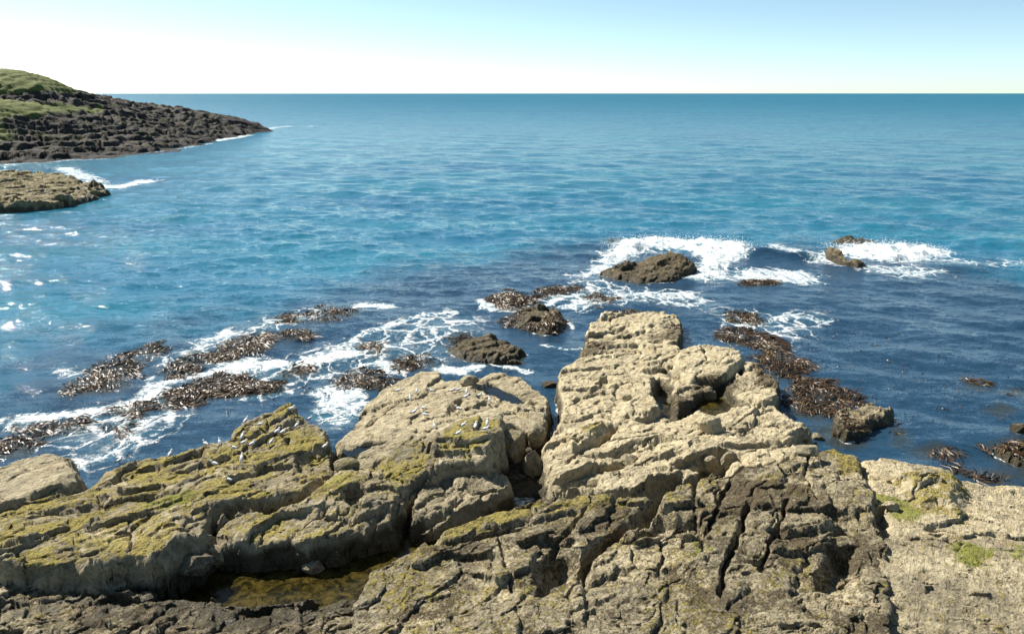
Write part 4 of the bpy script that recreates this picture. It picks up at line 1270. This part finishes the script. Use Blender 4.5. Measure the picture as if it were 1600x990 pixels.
KG = 'kelp patches floating on the water'
KELP = [
    ([(98, 614), (120, 594), (150, 573), (180, 560), (205, 550), (216, 562), (214, 590), (196, 609), (150, 614), (120, 620)], 'largest glinting brown kelp patch on the left, furthest out toward the open bay'),
    ([(226, 545), (240, 537), (256, 542), (250, 556), (234, 566), (226, 558)], 'small kelp tuft just right of the largest left kelp patch'),
    ([(254, 584), (268, 566), (298, 553), (326, 558), (324, 574), (292, 588), (265, 590)], 'rounded kelp clump above the thick left foam band'),
    ([(322, 562), (345, 541), (380, 527), (412, 520), (424, 530), (402, 546), (360, 560), (335, 568)], 'elongated kelp strip trailing right from the rounded clump above the foam band'),
    ([(236, 628), (262, 612), (300, 600), (338, 586), (376, 588), (420, 599), (442, 607), (404, 613), (352, 620), (300, 631), (270, 640), (245, 638)], 'long kelp bank just below the thick left foam band'),
    ([(172, 642), (195, 634), (235, 628), (232, 642), (200, 654)], 'thin dark kelp wisp between two foam lines left of the long bank'),
    ([(176, 668), (188, 652), (204, 656), (198, 674), (182, 680)], 'small round kelp clump above the left ledge water'),
    ([(20, 672), (70, 660), (124, 654), (130, 664), (90, 676), (40, 684)], 'faint kelp streak near the left edge above the smooth boulder'),
    ([(-20, 690), (30, 684), (60, 690), (40, 710), (-20, 716)], 'ragged kelp cut by the left edge of the picture'),
    ([(426, 498), (450, 492), (478, 494), (470, 504), (436, 506)], 'small reddish kelp patch above the paired left strips'),
    ([(432, 524), (450, 516), (488, 514), (488, 524), (452, 532)], 'flat kelp patch below the small reddish one'),
    ([(476, 490), (500, 480), (545, 481), (560, 490), (540, 500), (495, 506)], 'dark kelp mat at the outer end of the left reef, near the white wavelet'),
    ([(436, 586), (460, 573), (484, 570), (480, 582), (452, 592)], 'narrow kelp tongue at the right end of the long bank'),
    ([(524, 590), (545, 580), (580, 580), (604, 592), (606, 606), (570, 608), (540, 604)], 'dark kelp mat above the swirl of foam'),
    ([(556, 548), (570, 536), (594, 534), (600, 546), (580, 556)], 'kelp patch in open lacing left of the dark wet skerry'),
    ([(616, 566), (640, 556), (672, 562), (690, 572), (650, 576), (622, 582)], 'tangled kelp along the back rim of the gull slab'),
    ([(766, 474), (775, 460), (798, 454), (822, 462), (846, 458), (850, 466), (830, 474), (812, 480), (784, 482)], 'mounded kelp bank behind the tan topped skerry, ringed by foam'),
    ([(842, 452), (866, 446), (880, 450), (872, 460), (850, 462)], 'thin kelp fringe right of the mounded bank'),
    ([(884, 458), (905, 448), (915, 454), (904, 462)], 'small kelp tuft in the lacing left of the surf skerry'),
    ([(910, 470), (930, 460), (960, 462), (955, 474), (925, 478)], 'kelp tuft in the lacing between surf skerry and platform tip'),
    ([(780, 500), (795, 488), (812, 490), (810, 504), (792, 508)], 'kelp cluster on the left flank of the tan topped skerry'),
    ([(842, 516), (860, 502), (880, 492), (884, 506), (864, 520)], 'kelp cluster on the right flank of the tan topped skerry'),
    ([(690, 540), (712, 524), (730, 522), (722, 540), (700, 550)], 'kelp skirt on the left of the dark wet skerry'),
    ([(1128, 494), (1140, 486), (1164, 490), (1190, 500), (1185, 508), (1150, 502)], 'outermost kelp streak right of the platform tip'),
    ([(1126, 530), (1130, 514), (1160, 514), (1200, 526), (1232, 544), (1210, 552), (1160, 540)], 'broad kelp patch off the raised cream block'),
    ([(1180, 560), (1210, 550), (1244, 560), (1262, 572), (1240, 588), (1215, 590)], 'kelp fringe on the seaward right corner of the platform'),
    ([(1238, 612), (1250, 592), (1290, 596), (1330, 614), (1345, 628), (1310, 634), (1290, 655), (1255, 650), (1238, 636)], 'large dark kelp bed between platform and low rounded skerry'),
    ([(1290, 660), (1310, 672), (1345, 682), (1330, 698), (1298, 694), (1286, 676)], 'kelp hanging below the low rounded skerry'),
    ([(1396, 684), (1404, 672), (1416, 678), (1412, 692), (1400, 694)], 'single dark kelp clump alone in the calm water on the right'),
    ([(1508, 596), (1520, 586), (1536, 594), (1530, 604), (1516, 606)], 'faint kelp clump far right in the open calm water'),
    ([(1576, 612), (1586, 606), (1592, 614), (1582, 618)], 'tiny kelp clump near the right edge, above the two edge skerries'),
    ([(1545, 640), (1560, 634), (1575, 640), (1560, 648)], 'sparse kelp clump between the tiny clump and the right edge skerries'),
    ([(1430, 704), (1460, 698), (1490, 704), (1470, 714), (1440, 712)], 'loose kelp raft just off the sandy slope'),
    ([(1548, 702), (1575, 690), (1640, 690), (1640, 724), (1600, 735), (1556, 712)], 'thick kelp covering the right edge skerry'),
    ([(1490, 736), (1540, 728), (1600, 735), (1640, 745), (1560, 752), (1505, 742)], 'dark kelp along the waterline of the sandy slope'),
    ([(1155, 442), (1180, 436), (1212, 438), (1200, 446), (1165, 447)], 'kelp line under the near edge of the left surf'),
    ([(944, 378), (958, 374), (972, 377), (958, 381)], 'dark kelp wisp behind the left surf'),
]
for i, (ol, lab) in enumerate(KELP):
    kelp('kelp_patch', ol, lab, 1000 + i, dens=70, mound=0.08)
# weed under the surface darkens the water round each patch
for ol, lab in KELP:
    q = pts(ol)
    lo = q.min(0) - 2; hi = q.max(0) + 2
    idx = np.nonzero((SX > lo[0]) & (SX < hi[0]) & (SY > lo[1]) & (SY < hi[1]))[0]
    s_ = poly_sd(SX[idx], SY[idx], q) + 0.9 * fwx[idx]
    SHOAL[idx] = np.maximum(SHOAL[idx], 0.85 * sstep(-0.9, 0.4, s_))
sea.data.attributes['shoal'].data.foreach_set('value', SHOAL.astype(np.float32))
# sparse loose fronds nobody could count
kelp('drifting_weed', [(1180, 520), (1330, 500), (1600, 600), (1640, 700), (1500, 720), (1420, 700), (1330, 690), (1300, 600)], 'scattered loose fronds drifting on the calm dark water', 77,
     dens=0.9, mound=0.05, kind='stuff', size=(0.12, 0.3), thin=True)
kelp('drifting_weed', [(0, 690), (120, 650), (300, 640), (400, 560), (640, 500), (700, 540), (560, 600), (420, 640), (240, 700), (120, 730)], 'scattered loose fronds drifting among the left foam', 78,
     dens=1.6, mound=0.05, kind='stuff', size=(0.12, 0.3), thin=True)
# rockweed on the rocks
RW = [
    ([(918, 502), (905, 492), (930, 482), (980, 478), (1030, 478), (1020, 487), (950, 492)], 0.4, 'dark rockweed fringe round the far tip of the pale platform'),
    ([(1040, 510), (1066, 500), (1072, 535), (1062, 545), (1030, 530)], 0.7, 'olive rockweed on the right flank of the platform tip'),
    ([(896, 560), (920, 532), (950, 536), (935, 552), (905, 570)], 0.6, 'olive rockweed on the left flank of the platform'),
    ([(1170, 575), (1210, 572), (1222, 600), (1195, 606)], 0.8, 'brown rockweed draped on the right shoulder of the platform'),
    ([(1205, 622), (1225, 600), (1250, 610), (1255, 645), (1235, 652)], 0.7, 'brown rockweed down the right flank of the platform'),
    ([(940, 424), (975, 414), (1000, 420), (1060, 424), (1000, 440), (960, 434)], 0.3, 'rockweed apron on the near side of the surf skerry'),
    ([(795, 503), (820, 492), (870, 494), (876, 506), (846, 518), (815, 510)], 0.3, 'rockweed draped over the front of the tan topped skerry'),
    ([(585, 606), (610, 594), (655, 575), (690, 577), (660, 584), (612, 604), (580, 628)], 0.6, 'wet rockweed along the back lip of the gull slab'),
    ([(725, 588), (755, 578), (800, 580), (780, 586), (740, 596)], 0.7, 'reddish rockweed behind the flat topped stone on the gull slab'),
]
for i, (ol, h, lab) in enumerate(RW):
    kelp('rockweed', ol, lab, 2000 + i, dens=85, mound=0.04, h=h, size=(0.12, 0.3), olive=0.5)


# ------------------------------------------------------------------ headland and the low ledge across the bay
def solve_surface(ctrl):
    xy = []; z = []
    for (px, py, Y) in ctrl:
        d = ray(px, py)
        t = Y / d[1]
        xy.append((d[0] * t, Y)); z.append(CAM_H + d[2] * t)
    return np.array(xy), np.array(z)


# (photo x, photo y, distance straight ahead in metres)
def Yw(px, py):
    return float(P(px, py, 0)[1])


shore_px = [(-420, 330), (-250, 290), (-120, 268), (0, 256), (60, 254), (110, 250), (170, 246), (220, 242), (275, 236), (330, 226), (372, 214), (400, 207), (413, 204)]
ctrl = [(a, b, Yw(a, b)) for a, b in shore_px]
ctrl += [(-60, 112, 262), (0, 110, 265), (40, 112, 272), (80, 121, 282), (110, 137, 292), (145, 152, 305), (175, 160, 316), (215, 166, 328), (260, 168, 338),
         (320, 175, 352), (370, 182, 366), (400, 190, 372), (409, 197, 370),
         (0, 163, 232), (60, 166, 246), (110, 169, 262), (150, 168, 282), (0, 152, 246), (60, 155, 257), (110, 159, 274), (0, 130, 253), (60, 129, 265), (95, 134, 281),
         (0, 205, 222), (80, 205, 236), (160, 200, 258), (230, 196, 285), (300, 196, 318), (350, 196, 342),
         (0, 240, 206), (80, 236, 214), (160, 230, 232), (250, 222, 262), (320, 212, 308)]
hxy, hz = solve_surface(ctrl)
far_pts = np.array([(-190, 290), (-230, 260), (-240, 330), (-200, 380), (-150, 400), (-250, 220), (-220, 190), (-170, 430), (-128, 400)])
far_z = np.array([25, 28, 27, 12, 4, 26, 18, -3, -1.0])
hxy = np.concatenate([hxy, far_pts]); hz = np.concatenate([hz, far_z])
sea_pts = []
for a, b in shore_px:
    q = P(a, b + 6 if b > 230 else b + 3)
    sea_pts.append(q + np.array([5.0, -3.0]))
sea_pts += [np.array([-104, 372]), np.array([-104, 392]), np.array([-112, 420])]
hxy = np.concatenate([hxy, np.array(sea_pts)]); hz = np.concatenate([hz, np.full(len(sea_pts), -2.2)])
coef = rbf_fit(hxy, hz, 1.0)
gy = np.exp(np.arange(math.log(150), math.log(440), 0.0022))
gt = np.arange(-0.98, -0.24, 0.0016)
YY, TT = np.meshgrid(gy, gt, indexing='ij')
hx = (YY * TT).ravel(); hy = YY.ravel()
hz_ = rbf_eval(coef, hxy, hx, hy)
grass_base = hz_.copy()
# turf lies on the hill top and on the terrace below the upper crag
gx1 = poly_sd(hx, hy, solve_surface([(-200, 118, 246), (0, 124, 257), (55, 124, 269), (95, 130, 286), (100, 118, 302), (0, 100, 340), (-200, 90, 340)])[0])
gx2 = poly_sd(hx, hy, solve_surface([(-60, 158, 238), (0, 161, 243), (60, 167, 252), (110, 168, 266), (160, 166, 288), (160, 172, 280), (110, 174, 258), (60, 176, 240), (0, 182, 226), (-60, 190, 215)])[0])
gx3 = poly_sd(hx, hy, solve_surface([(-40, 196, 222), (10, 196, 226), (40, 203, 226), (10, 215, 216), (-40, 215, 212)])[0])
gx4 = poly_sd(hx, hy, solve_surface([(150, 160, 302), (175, 162, 310), (205, 168, 316), (180, 172, 300)])[0])
GR = np.maximum(sstep(-6, 4, gx1), np.maximum(sstep(-4, 4, gx2), np.maximum(0.6 * sstep(-3, 3, gx3), 0.7 * sstep(-4, 4, gx4))))
GR = np.maximum(GR, sstep(15.5, 19, hz_) * 0.9 * (hx < -150))
rocky = (1 - 0.8 * GR) * sstep(-1.5, 1.8, hz_) * sstep(395, 330, hy)
hwx = fbm(hx * 0.05, hy * 0.05, 3, 201); hwy = fbm(hx * 0.05, hy * 0.05, 3, 202)
su = (hx * 0.30 + hy * 0.95) + 6 * hwx; sv = (-hx * 0.95 + hy * 0.30) + 6 * hwy
hz_ = hz_ + rocky * (1.5 * (ridged(su * 0.045, sv * 0.13, 5, 210) - 0.35) + 0.7 * (ridged(su * 0.12, sv * 0.36, 4, 215) - 0.35))
f1, f2, cx, cy, dx, dy = voro(su / 9 + hwy, sv / 3.2 + hwx, 222)
hz_ = hz_ + rocky * (0.45 * (hsh(cx, cy, 224) * 2 - 1) + 0.9 * dy * (hsh(cx, cy, 225) - 0.3) - 0.5 * np.exp(-((f2 - f1) / 0.10) ** 2))
stp = 1.7 + 0.7 * fbm(hx * 0.03, hy * 0.03, 2, 260)
u_ = hz_ / stp + 1.8 * fbm(hx * 0.035, hy * 0.035, 4, 261)
fr_ = u_ - np.floor(u_)
hz_ = hz_ + rocky * stp * 0.75 * (sstep(0.62, 0.98, fr_) - fr_)
hz_ = hz_ + fbm(hx * 0.3, hy * 0.3, 5, 250) * (0.35 + 0.6 * rocky)
hw = sstep(2.2, 0.6, hz_)
hv = np.stack([hx, hy, hz_], 1)
hf = grid_faces(len(gy), len(gt))
hok = hz_[hf].max(1) > -0.8
v, f, at = sub_mesh(hf[hok], hv, dict(grass=GR, wet=hw))
head = link_mesh('headland', v, f, M_HEAD, at)
tag(head, 'dark rocky headland with grassy top across the bay at upper left', 'headland', kind='structure')

# low ledge at the left edge in the middle distance
lq = pts([(-140, 275, 0.8), (-60, 262, 1.5), (0, 263, 2.0), (50, 264, 2.2), (95, 271, 2.0), (128, 280, 1.5), (154, 286, 1.0), (166, 299, 0.7), (130, 303, 1.4), (70, 309, 1.8), (0, 311, 2.0), (-140, 320, 2.0)])
lh = np.array([0.8, 1.2, 1.5, 1.6, 1.5, 1.1, 0.8, 0.5, 1.0, 1.2, 1.3, 1.3])
ly = np.arange(96, 190, 0.22); lx = np.arange(-135, -58, 0.2)
LY, LX = np.meshgrid(ly, lx, indexing='ij')
LX = LX.ravel(); LY = LY.ravel()
s_ = poly_sd(LX, LY, lq) + 1.6 * fbm(LX * 0.25, LY * 0.25, 4, 301)
top = np.clip(rbf_eval(rbf_fit(lq, lh), lq, LX, LY), 0.4, 2.6)
Rl = dict(strike=((0, 300), (150, 290)), L=(5.0, 2.4), off=0.35, tilt=0.45)
det = block_detail(LX, LY, 2 * fbm(LX * 0.2, LY * 0.2, 3, 302), 2 * fbm(LX * 0.2, LY * 0.2, 3, 303), Rl, 310)
s_ = s_ + det
k = np.clip((s_ + 0.6) / 1.4, -1, 1)
LZ = -1.2 + (top + det + fbm(LX * 0.8, LY * 0.8, 4, 305) * 0.35 + 1.2) * np.where(k > 0, np.sqrt(np.maximum(1 - (1 - np.clip(k, 0, 1)) ** 2, 0)), k)
lf = grid_faces(len(ly), len(lx))
n = LX.size
att = dict(tone=0.5 + 0.3 * fbm(LX * 0.15, LY * 0.15, 3, 306), lichen=np.full(n, 0.32), algae=np.zeros(n), weed=np.full(n, 0.3), wet=sstep(1.3, 0.3, LZ))
v, f, at = sub_mesh(lf[LZ[lf].max(1) > -0.7], np.stack([LX, LY, LZ], 1), att)
o = link_mesh('rock_ledge', v, f, M_ROCK, at)
tag(o, 'flat brown green ledge at the left edge, in the bay below the headland', 'rock')


# ------------------------------------------------------------------ gulls
def swept(rings, seg=10):
    """rings: (x, z, half width, half height, tilt); a closed skin along them"""
    V = []; Fq = []
    for (x, z, rw, rh, tl) in rings:
        for k in range(seg):
            a = 2 * math.pi * k / seg
            u = math.sin(a) * rh
            V.append((x - math.sin(tl) * u, math.cos(a) * rw, z + math.cos(tl) * u))
    for i in range(len(rings) - 1):
        for k in range(seg):
            b = (k + 1) % seg
            Fq.append((i * seg + k, i * seg + b, (i + 1) * seg + b, (i + 1) * seg + k))
    return V, Fq


def bm_obj(name, V, Fc, mats, parent=None, mat_idx=None):
    me = bpy.data.meshes.new(name)
    me.from_pydata(V, [], Fc)
    for m in mats:
        me.materials.append(m)
    bm = bmesh.new(); bm.from_mesh(me)
    bmesh.ops.holes_fill(bm, edges=[e for e in bm.edges if e.is_boundary], sides=0)
    bmesh.ops.recalc_face_normals(bm, faces=bm.faces)
    bm.to_mesh(me); bm.free()
    for p in me.polygons:
        p.use_smooth = True
        if mat_idx:
            p.material_index = mat_idx(p.center)
    o = bpy.data.objects.new(name, me)
    COL.objects.link(o)
    if parent:
        o.parent = parent
    return o


def make_gull(upright):
    t = bpy.data.objects.new('gull', None)
    t.empty_display_size = 0.2
    COL.objects.link(t)
    a = upright
    body = []
    # tail tip .. breast, rising forward, then neck and head
    spine = [(-0.30, 0.012, 0.008), (-0.24, 0.040, 0.016), (-0.17, 0.056, 0.042), (-0.09, 0.080, 0.074), (0.0, 0.094, 0.092), (0.08, 0.090, 0.094), (0.135, 0.072, 0.082)]
    for (x, rw, rh) in spine:
        body.append((x * math.cos(a), 0.235 + x * math.sin(a), rw, rh, a))
    bx, bz = 0.135 * math.cos(a), 0.235 + 0.135 * math.sin(a)
    body += [(bx + 0.030, bz + 0.055, 0.052, 0.054, a + 0.5), (bx + 0.042, bz + 0.095, 0.042, 0.044, a + 0.7), (bx + 0.055, bz + 0.125, 0.045, 0.046, a + 0.4),
             (bx + 0.085, bz + 0.135, 0.046, 0.046, 0.1), (bx + 0.115, bz + 0.130, 0.034, 0.033, 0.0), (bx + 0.130, bz + 0.125, 0.014, 0.015, 0.0)]
    V, Fq = swept(body, 12)
    bm_obj('body', V, Fq, [M_WHITE], t)
    for s in (-1, 1):
        W = []
        for (x, off, rw, rh, z) in [(0.10, 0.066, 0.012, 0.030, 0.025), (0.06, 0.085, 0.018, 0.060, 0.022), (-0.02, 0.088, 0.020, 0.070, 0.022), (-0.12, 0.072, 0.018, 0.052, 0.025),
                                    (-0.22, 0.046, 0.014, 0.030, 0.030), (-0.33, 0.020, 0.009, 0.014, 0.022), (-0.38, 0.008, 0.004, 0.006, 0.016)]:
            for k in range(8):
                an = 2 * math.pi * k / 8
                u = math.sin(an) * rh + z
                X = x * math.cos(a) - math.sin(a) * u
                Z = 0.235 + x * math.sin(a) + math.cos(a) * u
                W.append((X, s * (off + math.cos(an) * rw - 0.25 * max(u, 0)), Z))
        Fw = []
        for i in range(6):
            for k in range(8):
                b = (k + 1) % 8
                Fw.append((i * 8 + k, i * 8 + b, (i + 1) * 8 + b, (i + 1) * 8 + k))
        bm_obj('wing', W, Fw, [M_GREY, M_DARK], t, lambda c: 1 if c.x < -0.27 else 0)
    V, Fq = swept([(bx + 0.120, bz + 0.124, 0.014, 0.014, 0), (bx + 0.150, bz + 0.118, 0.010, 0.011, 0), (bx + 0.178, bz + 0.108, 0.004, 0.005, 0)], 8)
    bm_obj('beak', V, Fq, [M_BEAK], t)
    for s in (-1, 1):
        V = []; Fq = []
        pr = [(0.01, 0.19, 0.016), (0.005, 0.11, 0.009), (0.0, 0.02, 0.008), (0.0, 0.004, 0.012)]
        for (x, z, r) in pr:
            for k in range(6):
                an = 2 * math.pi * k / 6
                V.append((x + math.cos(an) * r, s * 0.04 + math.sin(an) * r, z))
        for i in range(3):
            for k in range(6):
                b = (k + 1) % 6
                Fq.append((i * 6 + k, i * 6 + b, (i + 1) * 6 + b, (i + 1) * 6 + k))
        n0 = len(V)
        V += [(-0.012, s * 0.04, 0.0), (0.06, s * 0.04 + 0.03, 0.0), (0.07, s * 0.04, 0.0), (0.06, s * 0.04 - 0.03, 0.0), (0.0, s * 0.04, 0.014)]
        Fq += [(n0, n0 + 1, n0 + 4), (n0 + 1, n0 + 2, n0 + 4), (n0 + 2, n0 + 3, n0 + 4), (n0 + 3, n0, n0 + 4), (n0, n0 + 3, n0 + 2, n0 + 1)]
        bm_obj('leg', V, Fq, [M_LEG], t)
    return t


def copy_tree(o):
    c = o.copy()
    COL.objects.link(c)
    for ch in o.children:
        k = ch.copy()
        COL.objects.link(k)
        k.parent = c
    return c


G_L = 'gulls resting on the lichen covered left ledge'
G_C = 'gulls resting on the broad pale slab'
# foot point in the photo, heading in degrees (0 = to the right, 90 = out to sea), upright or not, label
GULLS = [
    (187, 724, 60, 0, 'gull furthest left, on the water side lip of the long ledge', G_L),
    (266, 715, 80, 1, 'white gull upright on the ledge lip, second from the left', G_L),
    (322, 699, 150, 0, 'gull crouched on the ledge lip beside an upright neighbour to its right', G_L),
    (344, 696, 110, 1, 'bright white gull on the ledge lip, left of the lichen tip', G_L),
    (384, 662, 60, 1, 'gull standing where the ledge lip climbs toward the pointed tip', G_L),
    (407, 668, 20, 0, 'gull low on bare rock below the climbing ledge lip', G_L),
    (456, 645, 30, 0, 'highest gull of the left ledge, just under the pointed tip', G_L),
    (484, 658, 35, 0, 'rightmost gull near the pointed tip, beside the foam swirl', G_L),
    (464, 669, 60, 1, 'gull on grey rock between the tip and a lichen cushion', G_L),
    (433, 679, 55, 0, 'left gull of the close pair along the ledge groove', G_L),
    (442, 680, 40, 0, 'right gull of the close pair along the ledge groove', G_L),
    (379, 688, 80, 1, 'rear gull of two standing nose to tail beside yellow lichen', G_L),
    (381, 696, 45, 0, 'front gull of two standing nose to tail beside yellow lichen', G_L),
    (394, 699, 50, 0, 'gull just right of the nose to tail pair, casting a long shadow', G_L),
    (424, 695, 55, 1, 'gull with raised head at the left of a dark hollow in the ledge', G_L),
    (366, 704, 170, 0, 'gull sitting on a yellow lichen hump behind the lone upright gull', G_L),
    (378, 721, 95, 1, 'lone upright gull on bare grey rock in mid ledge', G_L),
    (336, 730, 170, 0, 'gull facing left on the lichen below the ledge lip', G_L),
    (358, 755, 160, 0, 'gull lowest on the left ledge, beside orange lichen', G_L),
    (508, 703, 55, 0, 'gull alone on the low step at the right end of the left ledge', G_L),
    (622, 614, 30, 0, 'leftmost gull of the slab group, near the diagonal crack', G_C),
    (651, 615, 70, 1, 'gull at the back of the slab, below the diagonal crack', G_C),
    (641, 626, 100, 1, 'gull a step in front and left of the one below the diagonal crack', G_C),
    (674, 615, 170, 0, 'gull facing left, just under the middle of the diagonal crack', G_C),
    (706, 614, 30, 0, 'left gull of the touching pair at the back of the slab', G_C),
    (716, 614, 20, 0, 'right gull of the touching pair at the back of the slab', G_C),
    (729, 616, 90, 1, 'upper gull of two in a column right of the touching pair', G_C),
    (728, 624, 35, 0, 'lower gull of two in a column right of the touching pair', G_C),
    (748, 622, 30, 0, 'gull left of the narrow slab pool', G_C),
    (765, 628, 100, 1, 'bright white gull nearest the narrow slab pool', G_C),
    (661, 642, 150, 0, 'gull in mid slab, upper of three close together', G_C),
    (647, 648, 40, 0, 'gull in mid slab, left of three close together', G_C),
    (664, 652, 150, 0, 'gull in mid slab, lowest of three close together', G_C),
    (679, 670, 105, 1, 'large upright gull with a clear shadow, lower mid slab', G_C),
    (717, 643, 150, 0, 'gull beside the square dark notch in the slab', G_C),
    (724, 669, 35, 0, 'gull at the upper left edge of the bright lichen knob', G_C),
    (743, 671, 75, 0, 'gull at the centre of the bright lichen knob', G_C),
    (761, 666, 85, 1, 'upper gull of the right hand two on the bright lichen knob', G_C),
    (758, 676, 10, 0, 'lower gull of the right hand two on the bright lichen knob', G_C),
    (716, 682, 35, 0, 'gull lowest on the bright lichen knob, at its left', G_C),
    (941, 497, 110, 1, 'single gull far out on the tip of the pale platform', None),
]
protos = [make_gull(0.14), make_gull(0.42)]
used = [False, False]
rg = random.Random(9)
for (px, py, hd, up, lab, grp) in GULLS:
    if not used[up]:
        o = protos[up]; used[up] = True
    else:
        o = copy_tree(protos[up])
    x, y, z = hit(px, py)
    o.location = (x, y, z - 0.005)
    o.rotation_euler = (0, 0, math.radians(hd + rg.uniform(-8, 8)))
    s = rg.uniform(0.68, 0.80)
    o.scale = (s, s, s)
    tag(o, lab, 'gull', grp)
